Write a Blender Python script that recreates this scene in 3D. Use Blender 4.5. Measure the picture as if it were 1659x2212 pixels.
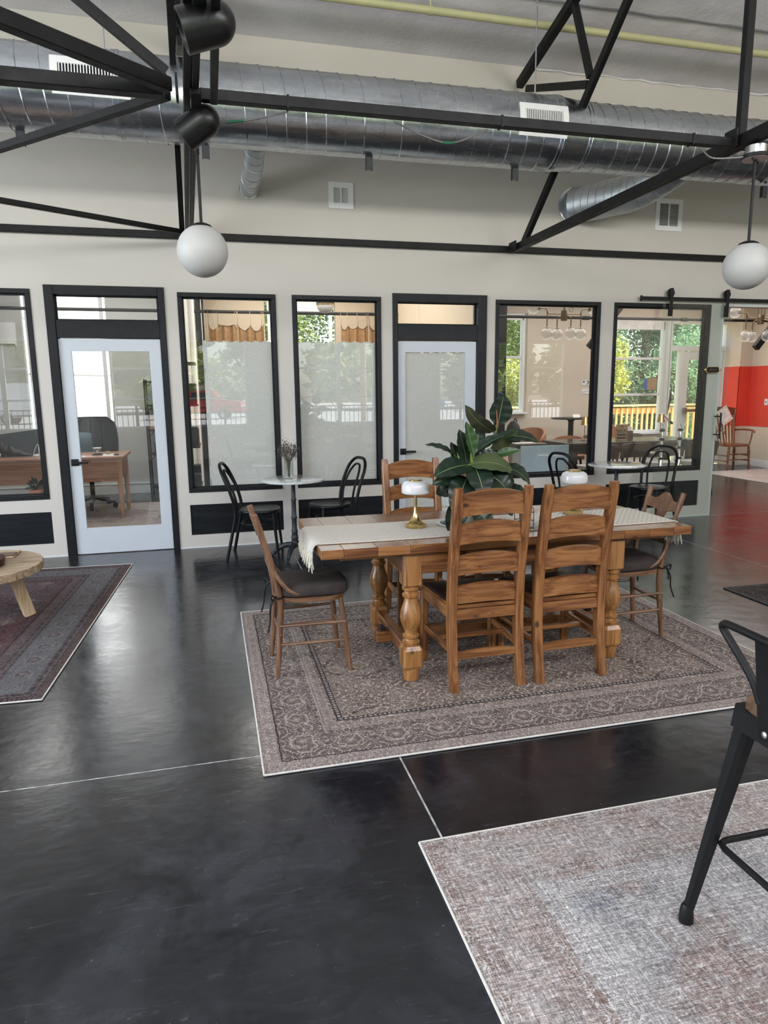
import bpy, bmesh, math, random
import numpy as np
from mathutils import Vector as V, Matrix
from math import sin, cos, pi, radians, sqrt, atan2

# ------------------------------------------------------------------ clearing
for o in list(bpy.data.objects):
    bpy.data.objects.remove(o)
S = bpy.context.scene
C = S.collection

# ------------------------------------------------------------------ camera
cd = bpy.data.cameras.new('camera'); cam = bpy.data.objects.new('camera', cd); C.objects.link(cam)
pt, yw, rl = radians(10.1727), radians(14.1403), radians(-0.6291)
fw = V((sin(yw)*cos(pt), cos(yw)*cos(pt), -sin(pt)))
ri = V((cos(yw), -sin(yw), 0)); up = ri.cross(fw)
r2 = ri*cos(rl) + up*sin(rl); u2 = up*cos(rl) - ri*sin(rl)
m = Matrix((r2, u2, -fw)).transposed().to_4x4(); m.translation = V((0, -6.9269, 1.5433))
cam.matrix_world = m
cd.sensor_fit = 'HORIZONTAL'; cd.sensor_width = 36; cd.lens = 1461.146*36/1659
cd.clip_start = .05; cd.clip_end = 400
S.camera = cam

# ------------------------------------------------------------------ sky, sun, large lights, exposure
W = bpy.data.worlds.new('sky'); S.world = W; W.use_nodes = True
wn = W.node_tree; wn.nodes.clear()
sky = wn.nodes.new('ShaderNodeTexSky'); sky.sky_type = 'NISHITA'; sky.sun_disc = False
sky.sun_elevation = radians(52); sky.sun_rotation = radians(100); sky.dust_density = 2.0
bg = wn.nodes.new('ShaderNodeBackground'); bg.inputs[1].default_value = 0.72
wo = wn.nodes.new('ShaderNodeOutputWorld')
wn.links.new(sky.outputs[0], bg.inputs[0]); wn.links.new(bg.outputs[0], wo.inputs[0])

def light(name, kind, loc, target, energy, col=(1, 1, 1), size=1, size_y=None, spread=None):
    l = bpy.data.lights.new(name, kind); l.energy = energy; l.color = col
    if kind == 'AREA':
        l.size = size
        if size_y: l.shape = 'RECTANGLE'; l.size_y = size_y
        if spread: l.spread = radians(spread)
    o = bpy.data.objects.new(name, l); C.objects.link(o); o.location = loc
    o.rotation_euler = (V(target)-V(loc)).to_track_quat('-Z', 'Y').to_euler()
    return o
sun = light('sun', 'SUN', (26, -4, 24), (3.5, 0, 0), 21, (1, .95, .87)); sun.data.angle = radians(2)
# added fill lights out of view: high on the back wall, and at the left wall
light('added_fill_back', 'AREA', (2.5, -9.5, 4.25), (2.5, 0, 4.0), 470, (1, .975, .95), 13, .75)
light('added_fill_left', 'AREA', (-5.85, -4.6, 2.2), (2, -4.4, 2.4), 400, (.86, .93, 1), 5, 2.6)
# unseen fill lights added overhead to brighten the rooms behind the glass partition
light('added_fill_office', 'AREA', (-1.6, 2.2, 3.25), (-1.6, 2.2, 0), 70, (1, .99, .97), 2.2, 3)
light('added_fill_fitting_room', 'AREA', (1.35, 2.2, 3.25), (1.35, 2.2, 0), 135, (1, .96, .9), 2.2, 3)
light('added_fill_library', 'AREA', (6.6, 2.6, 3.25), (6.6, 2.6, 0), 145, (1, .97, .93), 5.5, 3)
S.view_settings.view_transform = 'Standard'; S.view_settings.look = 'None'
S.view_settings.exposure = 0.0; S.view_settings.gamma = 1; S.view_settings.use_curve_mapping = False
cy = S.cycles
cy.max_bounces = 8; cy.diffuse_bounces = 4; cy.glossy_bounces = 4; cy.transmission_bounces = 6
cy.transparent_max_bounces = 16; cy.caustics_reflective = False; cy.caustics_refractive = False
cy.sample_clamp_indirect = 4; cy.use_denoising = True

# ------------------------------------------------------------------ node helpers
SOCK = bpy.types.NodeSocket
class T:
    def __init__(s, name):
        s.m = bpy.data.materials.new(name); s.m.use_nodes = True
        s.t = s.m.node_tree; s.t.nodes.clear()
        s.out = s.t.nodes.new('ShaderNodeOutputMaterial')
    def n(s, typ, ins={}, out=0, **at):
        n = s.t.nodes.new('ShaderNode'+typ)
        for k, v in at.items(): setattr(n, k, v)
        for k, v in ins.items():
            if isinstance(v, SOCK): s.t.links.new(v, n.inputs[k])
            else: n.inputs[k].default_value = v
        return n.outputs[out]
    def ma(s, op, a, b=0.0, c=0.0): return s.n('Math', {0: a, 1: b, 2: c}, operation=op)
    def mix(s, f, a, b, bt='MIX'):
        a = (*a, 1) if isinstance(a, tuple) and len(a) == 3 else a
        b = (*b, 1) if isinstance(b, tuple) and len(b) == 3 else b
        return s.n('Mix', {0: f, 6: a, 7: b}, out=2, data_type='RGBA', blend_type=bt)
    def obj(s): return s.n('TexCoord', out=3)
    def pos(s): return s.n('NewGeometry', out=0)
    def map(s, v, sc=(1, 1, 1), loc=(0, 0, 0), rot=(0, 0, 0)): return s.n('Mapping', {0: v, 1: loc, 2: rot, 3: sc})
    def noise(s, v, sc, det=4, ro=.55, dist=0): return s.n('TexNoise', {'Vector': v, 'Scale': sc, 'Detail': det, 'Roughness': ro, 'Distortion': dist})
    def voro(s, v, sc, feat='F1', out=0, rnd=1): return s.n('TexVoronoi', {'Vector': v, 'Scale': sc, 'Randomness': rnd}, out=out, feature=feat)
    def rng(s, f, a, b, c=0.0, d=1.0): return s.n('MapRange', {0: f, 1: a, 2: b, 3: c, 4: d}, clamp=True)
    def ramp(s, f, st, interp='LINEAR'):
        n = s.t.nodes.new('ShaderNodeValToRGB'); s.t.links.new(f, n.inputs[0]); cr = n.color_ramp; cr.interpolation = interp
        while len(cr.elements) < len(st): cr.elements.new(.5)
        for e, (p, c) in zip(cr.elements, st): e.position = p; e.color = (*c, 1) if len(c) == 3 else c
        return n.outputs[0]
    def bump(s, h, st=.3, d=.01): return s.n('Bump', {'Strength': st, 'Distance': d, 'Height': h})
    def xyz(s, v):
        n = s.t.nodes.new('ShaderNodeSeparateXYZ'); s.t.links.new(v, n.inputs[0]); return n.outputs
    def pbr(s, col, ro=.5, me=0.0, nrm=None, **kw):
        ins = {'Base Color': (*col, 1) if isinstance(col, tuple) and len(col) == 3 else col, 'Roughness': ro, 'Metallic': me}
        if nrm is not None: ins['Normal'] = nrm
        ins.update(kw)
        b = s.n('BsdfPrincipled', ins); s.end(b); return b
    def end(s, sh): s.t.links.new(sh, s.out.inputs[0])

def mat(name, col, ro=.5, me=0.0, var=.12, vs=6., bump=0., bs=80., bd=.003, **kw):
    """plain procedural material: base colour with soft noise variation, optional fine relief"""
    t = T(name); p = t.obj()
    n = t.noise(p, vs, 4)
    c = t.mix(t.rng(n, .3, .7), tuple(x*(1-var) for x in col), tuple(min(1, x*(1+var)) for x in col))
    nr = t.bump(t.noise(p, bs, 3), bump, bd) if bump else None
    rr = t.rng(t.noise(p, vs*2.3, 3), .3, .7, max(0, ro-.06), ro+.06)
    t.pbr(c, rr, me, nr, **kw); return t.m

def wood(name, cols, axis=2, sc=1., ro=.38, knots=True, bump=.12, coat=.15, spec=.45):
    t = T(name); p = t.obj()
    rnd = t.n('ObjectInfo', out=5)
    p = t.n('VectorMath', {0: p, 1: t.n('CombineXYZ', {0: t.ma('MULTIPLY', rnd, 7.), 1: t.ma('MULTIPLY', rnd, 3.), 2: rnd})}, operation='ADD')
    s = [16*sc]*3; s[axis] = 1.1*sc
    g = t.noise(t.map(p, tuple(s)), 1.6, 6, .6, 1.2)
    s2 = [70*sc]*3; s2[axis] = 2.5*sc
    f = t.noise(t.map(p, tuple(s2)), 1.5, 3, .6)
    c = t.ramp(t.ma('ADD', t.ma('MULTIPLY', g, .75), t.ma('MULTIPLY', f, .25)), [(.37, cols[0]), (.47, cols[1]), (.57, cols[2])])
    c = t.mix(t.rng(t.noise(p, 2.2, 2), .35, .7, 0, .35), c, cols[0])
    if knots:
        s3 = [1.]*3; s3[axis] = .6
        k = t.voro(t.map(p, tuple(s3)), 8.5*sc)
        c = t.mix(t.rng(k, .055, .13, .9, 0), c, tuple(x*.3 for x in cols[0]))
    h = t.ma('ADD', g, t.ma('MULTIPLY', f, .5))
    t.pbr(c, t.rng(f, .3, .7, ro-.08, ro+.1) if bump else ro, 0., t.bump(h, bump, .004) if bump else None, **{'Coat Weight': coat, 'Coat Roughness': .25, 'Specular IOR Level': spec})
    return t.m

def glass(name, tint=(.975, .98, .975), f0=.055, rough=0.0):
    """clear sheet: see-through with mirror reflection that grows at a grazing angle"""
    t = T(name)
    fc = t.n('LayerWeight', {'Blend': .5}, out=1)
    F = t.ma('ADD', t.ma('MULTIPLY', t.ma('POWER', fc, 5.), 1-f0), f0)
    tr = t.n('BsdfTransparent', {0: (*tint, 1)}); gl = t.n('BsdfGlossy', {'Color': (1, 1, 1, 1), 'Roughness': rough})
    t.end(t.n('MixShader', {0: F, 1: tr, 2: gl})); return t.m

# ------------------------------------------------------------------ mesh helpers
class MB:
    def __init__(s): s.v = []; s.f = []; s.mi = []; s.cur = 0
    def add(s, vs, fs):
        o = len(s.v); s.v += [tuple(p) for p in vs]; s.f += [tuple(i+o for i in f) for f in fs]; s.mi += [s.cur]*len(fs); return s
    def box(s, x0, x1, y0, y1, z0, z1, b=0.): return s.obox(((x0+x1)/2, (y0+y1)/2, (z0+z1)/2), (V((1, 0, 0)), V((0, 1, 0)), V((0, 0, 1))), (abs(x1-x0)/2, abs(y1-y0)/2, abs(z1-z0)/2), b)
    def obox(s, c, ax, h, b=0.):
        c = V(c); P = []; F = []
        if b <= 0 or b >= min(h):
            for i in (-1, 1):
                for j in (-1, 1):
                    for k in (-1, 1): P.append(c+ax[0]*h[0]*i+ax[1]*h[1]*j+ax[2]*h[2]*k)
            F = [(0, 1, 3, 2), (4, 6, 7, 5), (0, 4, 5, 1), (2, 3, 7, 6), (0, 2, 6, 4), (1, 5, 7, 3)]
            return s.add(P, F)
        idx = {}
        for i in (-1, 1):
            for j in (-1, 1):
                for k in (-1, 1):
                    for a in range(3):
                        d = [h[q]-b for q in range(3)]; d[a] = h[a]
                        idx[i, j, k, a] = len(P); P.append(c+ax[0]*d[0]*i+ax[1]*d[1]*j+ax[2]*d[2]*k)
        sg = lambda a, q, i, j: {0: (q, i, j), 1: (i, q, j), 2: (i, j, q)}[a]
        def quad(l):
            ct = sum((P[i] for i in l), V())/len(l)
            nn = (P[l[1]]-P[l[0]]).cross(P[l[2]]-P[l[0]])
            F.append(tuple(l) if nn.dot(ct-c) > 0 else tuple(reversed(l)))
        for a in range(3):
            for q in (-1, 1): quad([idx[(*sg(a, q, i, j), a)] for i, j in ((-1, -1), (1, -1), (1, 1), (-1, 1))])
        for a in range(3):
            b1, b2 = [x for x in range(3) if x != a]
            for i in (-1, 1):
                for j in (-1, 1):
                    def K(e):
                        t = [0, 0, 0]; t[a] = e; t[b1] = i; t[b2] = j; return tuple(t)
                    quad([idx[(*K(-1), b1)], idx[(*K(1), b1)], idx[(*K(1), b2)], idx[(*K(-1), b2)]])
        for i in (-1, 1):
            for j in (-1, 1):
                for k in (-1, 1): quad([idx[i, j, k, 0], idx[i, j, k, 1], idx[i, j, k, 2]])
        return s.add(P, F)
    def bar(s, p, q, w, h, up=(0, 0, 1), b=0.):
        p, q = V(p), V(q); d = q-p; L = d.length; d.normalize(); u = V(up)
        if abs(d.dot(u)) > .999: u = V((0, 1, 0))
        x = d.cross(u).normalized(); u = x.cross(d)
        return s.obox((p+q)/2, (x, d, u), (w/2, L/2, h/2), b)
    def tube(s, pts, r, n=8, closed=False, cap=True, flat=1.):
        pts = [V(p) for p in pts]; N = len(pts); R = r if isinstance(r, (list, tuple)) else [r]*N
        P = []; F = []; prev = None
        for i, p in enumerate(pts):
            if closed: d = pts[(i+1) % N]-pts[i-1]
            else: d = pts[min(i+1, N-1)]-pts[max(i-1, 0)]
            d.normalize()
            if prev is None:
                a = V((0, 0, 1)) if abs(d.z) < .9 else V((1, 0, 0))
                x = d.cross(a).normalized()
            else: x = (prev-d*prev.dot(d)).normalized()
            prev = x; y = d.cross(x)
            for k in range(n): P.append(p+(x*cos(2*pi*k/n)+y*flat*sin(2*pi*k/n))*R[i])
        for i in range(N if closed else N-1):
            for k in range(n):
                a, b = i*n+k, i*n+(k+1) % n; c, d = ((i+1) % N)*n+(k+1) % n, ((i+1) % N)*n+k
                F.append((a, b, c, d))
        if cap and not closed: F += [tuple(reversed(range(n))), tuple((N-1)*n+k for k in range(n))]
        return s.add(P, F)
    def lathe(s, prof, c=(0, 0, 0), n=24, d=(0, 0, 1)):
        """prof: (radius, distance along d)"""
        d = V(d).normalized(); a = V((1, 0, 0)) if abs(d.x) < .9 else V((0, 1, 0))
        x = a.cross(d).normalized() if abs(d.z) < .99 else V((1, 0, 0)); y = d.cross(x); c = V(c); P = []; F = []
        for (r, z) in prof:
            for k in range(n): P.append(c+d*z+(x*cos(2*pi*k/n)+y*sin(2*pi*k/n))*max(r, 1e-5))
        for i in range(len(prof)-1):
            for k in range(n): F.append((i*n+k, i*n+(k+1) % n, (i+1)*n+(k+1) % n, (i+1)*n+k))
        if prof[0][0] > 1e-4: F.append(tuple(reversed(range(n))))
        if prof[-1][0] > 1e-4: F.append(tuple((len(prof)-1)*n+k for k in range(n)))
        return s.add(P, F)
    def ball(s, c, r, n=20, sc=(1, 1, 1)):
        P = []; F = []; m2 = n//2; c = V(c)
        for i in range(m2+1):
            a = pi*i/m2
            for k in range(n): P.append(c+V((sin(a)*cos(2*pi*k/n)*sc[0], sin(a)*sin(2*pi*k/n)*sc[1], cos(a)*sc[2]))*r)
        for i in range(m2):
            for k in range(n): F.append((i*n+k, (i+1)*n+k, (i+1)*n+(k+1) % n, i*n+(k+1) % n))
        return s.add(P, F)
    def prism(s, poly, e0, e1, fn):
        """2D polygon extruded between e0 and e1; fn(u, v, e) -> point"""
        n = len(poly); P = [fn(u, v, e0) for u, v in poly]+[fn(u, v, e1) for u, v in poly]
        F = [tuple(reversed(range(n))), tuple(range(n, 2*n))]+[(i, (i+1) % n, n+(i+1) % n, n+i) for i in range(n)]
        return s.add(P, F)
    def grid(s, fn, nu, nv):
        P = [fn(i/nu, j/nv) for i in range(nu+1) for j in range(nv+1)]
        F = [(i*(nv+1)+j, (i+1)*(nv+1)+j, (i+1)*(nv+1)+j+1, i*(nv+1)+j+1) for i in range(nu) for j in range(nv)]
        return s.add(P, F)
    def slab(s, fn, nu, nv, th):
        """curved sheet of thickness th: fn(u,v) -> (point, normal)"""
        T_ = [fn(i/nu, j/nv) for i in range(nu+1) for j in range(nv+1)]
        A = [V(p)+V(q)*th/2 for p, q in T_]; B = [V(p)-V(q)*th/2 for p, q in T_]; N = len(A)
        I = lambda i, j: i*(nv+1)+j
        F = []
        for i in range(nu):
            for j in range(nv):
                q = (I(i, j), I(i+1, j), I(i+1, j+1), I(i, j+1)); F.append(q); F.append(tuple(N+k for k in reversed(q)))
        ring = [I(i, 0) for i in range(nu)]+[I(nu, j) for j in range(nv)]+[I(i, nv) for i in range(nu, 0, -1)]+[I(0, j) for j in range(nv, 0, -1)]
        for a, b in zip(ring, ring[1:]+ring[:1]): F.append((b, a, N+a, N+b))
        return s.add(A+B, F)
    def build(s, name, mats, parent=None, sharp=35, smooth=True, local=False):
        me = bpy.data.meshes.new(name)
        off = V((0, 0, 0))
        if parent is not None and not local:
            r = parent
            while r.parent: r = r.parent
            off = r.location
        me.from_pydata([(x-off[0], y-off[1], z-off[2]) for x, y, z in s.v] if off.length else s.v, [], s.f)
        ml = mats if isinstance(mats, (list, tuple)) else [mats]
        for q in ml: me.materials.append(q)
        if len(ml) > 1: me.polygons.foreach_set('material_index', s.mi)
        bm = bmesh.new(); bm.from_mesh(me); bmesh.ops.recalc_face_normals(bm, faces=bm.faces); bm.to_mesh(me); bm.free()
        if smooth:
            me.polygons.foreach_set('use_smooth', [True]*len(me.polygons)); me.set_sharp_from_angle(angle=radians(sharp))
        o = bpy.data.objects.new(name, me); C.objects.link(o)
        if parent is not None: o.parent = parent
        return o
def tag(o, label=None, cat=None, group=None, kind=None):
    if label: o['label'] = label
    if cat: o['category'] = cat
    if group: o['group'] = group
    if kind: o['kind'] = kind
    return o
def thing(name, label, cat, loc=(0, 0, 0), rz=0., group=None):
    o = bpy.data.objects.new(name, None); C.objects.link(o); o.location = loc; o.rotation_euler = (0, 0, rz)
    o.empty_display_size = .1
    return tag(o, label, cat, group)
def copy_tree(o, parent=None):
    c = o.copy(); C.objects.link(c); c.parent = parent
    for ch in list(o.children): copy_tree(ch, c)
    return c
def struct(o): o['kind'] = 'structure'; return o
def text(name, body, size, loc, rot, m_, parent, ex=.001):
    cu = bpy.data.curves.new(name, 'FONT'); cu.body = body; cu.size = size; cu.extrude = ex; cu.align_x = 'CENTER'; cu.align_y = 'CENTER'
    q = bpy.data.objects.new(name, cu); C.objects.link(q); bpy.context.view_layer.update()
    me = bpy.data.meshes.new_from_object(q.evaluated_get(bpy.context.evaluated_depsgraph_get())); bpy.data.objects.remove(q)
    me.name = name; me.materials.clear(); me.materials.append(m_); o = bpy.data.objects.new(name, me); C.objects.link(o); o.parent = parent
    r = parent
    while r.parent: r = r.parent
    o.location = V(loc)-r.location; o.rotation_euler = rot; return o
def bez(pts, n=8):
    """Catmull-Rom through pts"""
    P = [V(p) for p in pts]; P = [P[0]*2-P[1]]+P+[P[-1]*2-P[-2]]; out = []
    for i in range(1, len(P)-2):
        a, b, c, d = P[i-1:i+3]
        for k in range(n):
            t = k/n; out.append(.5*((2*b)+(c-a)*t+(2*a-5*b+4*c-d)*t*t+(3*b-a-3*c+d)*t**3))
    return out+[P[-2]]

# ------------------------------------------------------------------ materials
def concrete():
    t = T('polished_concrete'); p = t.pos()
    big = t.noise(p, .7, 5, .6, .5); mid = t.noise(p, 2.8, 6, .68, .9); fine = t.noise(p, 30, 5, .7)
    k = t.ma('ADD', t.ma('MULTIPLY', big, .45), t.ma('ADD', t.ma('MULTIPLY', mid, .42), t.ma('MULTIPLY', fine, .13)))
    c = t.ramp(k, [(.40, (.0055, .006, .0085)), (.5, (.011, .012, .016)), (.60, (.030, .032, .041))])
    sc = t.noise(t.map(p, (3, 24, 1), rot=(0, 0, .5)), 2.2, 5, .72, .6)
    c = t.mix(t.rng(sc, .59, .73, 0, .5), c, (.075, .078, .092))
    w = t.n('VectorMath', {0: p, 1: t.n('VectorMath', {0: t.n('TexNoise', {'Vector': p, 'Scale': 40.}, out=1), 'Scale': .03}, operation='SCALE')}, operation='ADD')
    for s_, th, a in ((9., .03, .5), (23., .035, .55), (4.3, .03, .35)):
        f = t.voro(t.map(w, (1, 1.6, 1), rot=(0, 0, s_)), s_); c = t.mix(t.ma('MULTIPLY', t.rng(f, th, th*2., a, 0), t.rng(mid, .48, .56)), c, (.13, .13, .145))
    ro = t.rng(t.ma('ADD', t.ma('MULTIPLY', mid, .6), t.ma('MULTIPLY', fine, .4)), .35, .65, .14, .27)
    h = t.ma('ADD', t.noise(t.map(p, (1, 1.6, 1)), 7, 3, .5), t.ma('MULTIPLY', t.noise(p, 22, 2, .5), .2))
    t.pbr(c, ro, 0., t.bump(h, .16, .010), **{'Specular IOR Level': .8}); return t.m

def rug_mat(name, hx, hy, f1, f2, patch, cream, dark, bands, cell=.42, line=.6, wear=.35, streak=.3, wearcol=(.4, .37, .35), gold=(.26, .19, .09), motif=1., thread=.2, patch2=None):
    t = T(name); p = t.obj(); X, Y, Z = t.xyz(p); MU = lambda a, b: t.ma('MULTIPLY', a, b); AD = lambda a, b: t.ma('ADD', a, b); SU = lambda a, b: t.ma('SUBTRACT', a, b); AB = lambda a: t.ma('ABSOLUTE', a)
    SN = lambda a: t.ma('SINE', a)
    ax, ay = AB(X), AB(Y); dx, dy = SU(hx, ax), SU(hy, ay)
    d = t.ma('MINIMUM', dx, dy); side = t.ma('LESS_THAN', dx, dy)
    s = AD(MU(side, Y), MU(SU(1., side), X))
    nz = t.n('TexNoise', {'Vector': p, 'Scale': 26., 'Detail': 3.}, out=1); nx, ny, _ = t.xyz(nz); nx = SU(nx, .5); ny = SU(ny, .5)
    s = AD(s, MU(nx, .022)); dw = AD(d, MU(ny, .012))
    def arab(u, v, f, k):
        return MU(SN(AD(MU(u, f), MU(SN(MU(v, f*.62)), k))), SN(AD(MU(v, f), MU(SN(MU(u, f*.57)), k))))
    def flora(base, u, v, f, k, a1, a2):
        q = arab(u, v, f, k); r = arab(AD(u, .037), v, f*2.1, k); r2 = arab(u, AD(v, .021), f*1.45, k)
        base = t.mix(t.rng(AB(SU(r2, .45)), .06, .16, a2*.8, 0), base, dark)
        base = t.mix(MU(t.rng(AB(r), .10, .22, a1, 0), t.ma('GREATER_THAN', q, -.35)), base, cream)
        base = t.mix(t.rng(AB(SU(q, .32)), .05, .13, a2, 0), base, dark)
        return t.mix(t.rng(AB(q), .05, .12, a1, 0), base, cream)
    # field: mirrored repeat, vines and blossoms, lozenges on a lattice, broken arcs
    mx = AD(t.ma('PINGPONG', X, cell), MU(nx, .05)); my = AD(t.ma('PINGPONG', AD(Y, .07), cell*.8), MU(ny, .05))
    col = t.mix(t.rng(t.noise(p, 3.6, 5, .65), .35, .65), f1, f2)
    col = t.mix(t.rng(t.noise(p, 2.0, 5, .65), .52, .64, 0, .8), col, patch)
    if patch2: col = t.mix(t.rng(t.noise(t.map(p, (1, 1, 1), (3.3, 1.7, 0)), 1.5, 4, .6), .52, .62, 0, .85), col, patch2)
    col = flora(col, mx, my, 66., 1.7, line, line)
    rad = t.ma('SQRT', AD(MU(mx, mx), MU(MU(my, my), 1.7)))
    arc = MU(t.rng(AB(SU(rad, cell*.46)), .005, .013, .9*motif, 0), t.ma('GREATER_THAN', t.noise(p, 4.5, 2), .5)); col = t.mix(arc, col, dark)
    dia = AD(mx, my); col = t.mix(MU(t.rng(AB(SU(dia, .055)), .008, .014, .8*motif, 0), 1.), col, cream); col = t.mix(t.rng(dia, .026, .034, .75*motif, 0), col, gold)
    lat = MU(t.rng(t.ma('MINIMUM', mx, my), .004, .008, .55*motif, 0), t.ma('GREATER_THAN', t.noise(p, 7, 2), .52)); col = t.mix(lat, col, cream)
    # border bands
    su = t.ma('PINGPONG', s, .105)
    for (d0, d1, base, kind) in bands:
        bc = t.mix(t.rng(t.noise(p, 9, 4, .7), .35, .65, 0, .6), base, tuple(x*.6 for x in base))
        if kind == 'main':
            v = SU(dw, (d0+d1)/2); w = (d1-d0)*.5
            bc = flora(bc, su, v, 84., 1.5, line*.8, line)
            u = t.ma('DIVIDE', su, w*.62); vv = t.ma('DIVIDE', v, w*.62)
            r = AD(t.ma('SQRT', AD(MU(u, u), MU(vv, vv))), MU(SN(MU(t.ma('ARCTAN2', v, su), 6.)), .10))
            bc = t.mix(t.rng(r, .78, .84, .7*motif, 0), bc, tuple(.5*(a+b) for a, b in zip(base, f2))); bc = t.mix(t.rng(AB(SU(r, .82)), .05, .1, .75*motif, 0), bc, cream)
            bc = t.mix(t.rng(AB(SU(r, .52)), .05, .10, .6*motif, 0), bc, dark); bc = t.mix(t.rng(r, .16, .24, .6*motif, 0), bc, cream)
            wv_ = SU(v, MU(SN(MU(s, 24.)), w*.55)); bc = t.mix(t.rng(AB(wv_), .003, .007, .6*motif, 0), bc, cream)
        elif kind == 'dots':
            bc = flora(bc, t.ma('PINGPONG', s, .055), SU(dw, (d0+d1)/2), 92., 1.2, .7, .75)
        elif kind == 'bars':
            bc = t.mix(t.ma('GREATER_THAN', t.ma('PINGPONG', s, .012), .0075), bc, dark)
        col = t.mix(MU(t.ma('GREATER_THAN', dw, d0), t.ma('LESS_THAN', dw, d1)), col, bc)
    # wear: faded threads and pile grain
    g = t.noise(t.map(p, (1, 11, 1)), 42, 3, .75); g2 = t.noise(t.map(p, (11, 1.2, 1)), 30, 3, .75); wv = t.noise(p, 300, 2)
    col = t.mix(t.rng(t.noise(p, 7, 7, .8), .46, .68, 0, wear), col, wearcol)
    col = t.mix(t.rng(g, .5, .68, 0, streak), col, tuple(x*1.15 for x in wearcol)); col = t.mix(t.rng(g2, .55, .72, 0, streak*.9), col, tuple(min(.75, x*1.35) for x in wearcol))
    col = t.mix(t.rng(g, .46, .30, 0, streak*.8), col, tuple(x*.45 for x in f1))
    th = MU(t.rng(t.noise(t.map(p, (7, 230, 1)), 1., 3, .7), .34, .66, 1-thread, 1+thread), t.rng(t.noise(t.map(p, (230, 7, 1)), 1., 3, .7), .34, .66, 1-thread, 1+thread))
    sp = t.noise(p, 95, 3, .7); br = MU(MU(t.rng(wv, .3, .7, .7, 1.22), th), t.rng(sp, .35, .65, .72, 1.28)); col = t.mix(1., col, t.n('CombineColor', {0: br, 1: br, 2: br}), 'MULTIPLY')
    t.pbr(col, .95, 0., t.bump(AD(wv, g), .35, .003), **{'Specular IOR Level': .15}); return t.m

def leafy(name, c1, c2, tl=.45, ro=.5):
    t = T(name); rnd = t.n('NewGeometry', out=8)
    c = t.ramp(rnd, [(0, c1), (1, c2)]); p = t.obj()
    c = t.mix(t.rng(t.noise(p, .8, 2), .35, .65, 0, .45), c, tuple(x*.5 for x in c1))
    d = t.n('BsdfDiffuse', {0: c}); tr = t.n('BsdfTranslucent', {0: c}); gl = t.n('BsdfGlossy', {'Color': (1, 1, 1, 1), 'Roughness': ro})
    t.end(t.n('MixShader', {0: .04, 1: t.n('MixShader', {0: tl, 1: d, 2: tr}), 2: gl})); return t.m

def paper_mat():
    t = T('fibre_paper'); p = t.obj()
    f = t.noise(t.map(p, (1, 1, 1)), 120, 4, .75, 2.5); f2 = t.noise(p, 45, 5, .8, 4.)
    c = t.ramp(t.ma('ADD', t.ma('MULTIPLY', f, .5), t.ma('MULTIPLY', f2, .5)), [(.38, (.30, .30, .27)), (.455, (.76, .765, .74)), (.6, (.88, .885, .87))])
    a = t.n('BsdfDiffuse', {0: c}); b = t.n('BsdfTranslucent', {0: c})
    t.end(t.n('MixShader', {0: .3, 1: a, 2: b})); return t.m

def galv(ro0=.20):
    t = T('galvanised_steel' if ro0 < .3 else 'dull_galvanised_steel'); p = t.obj()
    sp = t.voro(p, 28); n = t.noise(t.map(p, (1.2, 6, 6)), 1.5, 5, .65)
    c = t.ramp(n, [(.3, (.44, .47, .50)), (.55, (.56, .59, .615)), (.75, (.66, .685, .70))])
    c = t.mix(t.rng(sp, .1, .7, .18, 0), c, (.34, .36, .38))
    ro = t.rng(n, .3, .7, ro0, ro0+.11)
    t.pbr(c, ro, 1., t.bump(t.noise(p, 5, 3), .25, .02)); return t.m

def runner_mat():
    t = T('woven_cotton'); p = t.obj(); X, Y, Z = t.xyz(p)
    u = t.ma('DIVIDE', X, .032); v = t.ma('DIVIDE', Y, .021)
    row = t.ma('FLOOR', v); u = t.ma('ADD', u, t.ma('MULTIPLY', row, .5))
    a = t.ma('SUBTRACT', t.ma('FRACT', u), .5); b = t.ma('SUBTRACT', t.ma('FRACT', v), .5)
    r = t.ma('ADD', t.ma('MULTIPLY', t.ma('MULTIPLY', a, a), 3.4), t.ma('MULTIPLY', t.ma('MULTIPLY', b, b), 13.))
    n = t.noise(p, 300, 2)
    hole = t.rng(r, .10, .32, 0, 1)
    c = t.mix(t.rng(n, .3, .7), (.56, .52, .46), (.72, .68, .61)); c = t.mix(t.ma('MULTIPLY', t.ma('SUBTRACT', 1., hole), .75), c, (.17, .15, .13))
    t.pbr(c, .95, 0., t.bump(hole, .8, .006), **{'Specular IOR Level': .1}); return t.m

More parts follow.
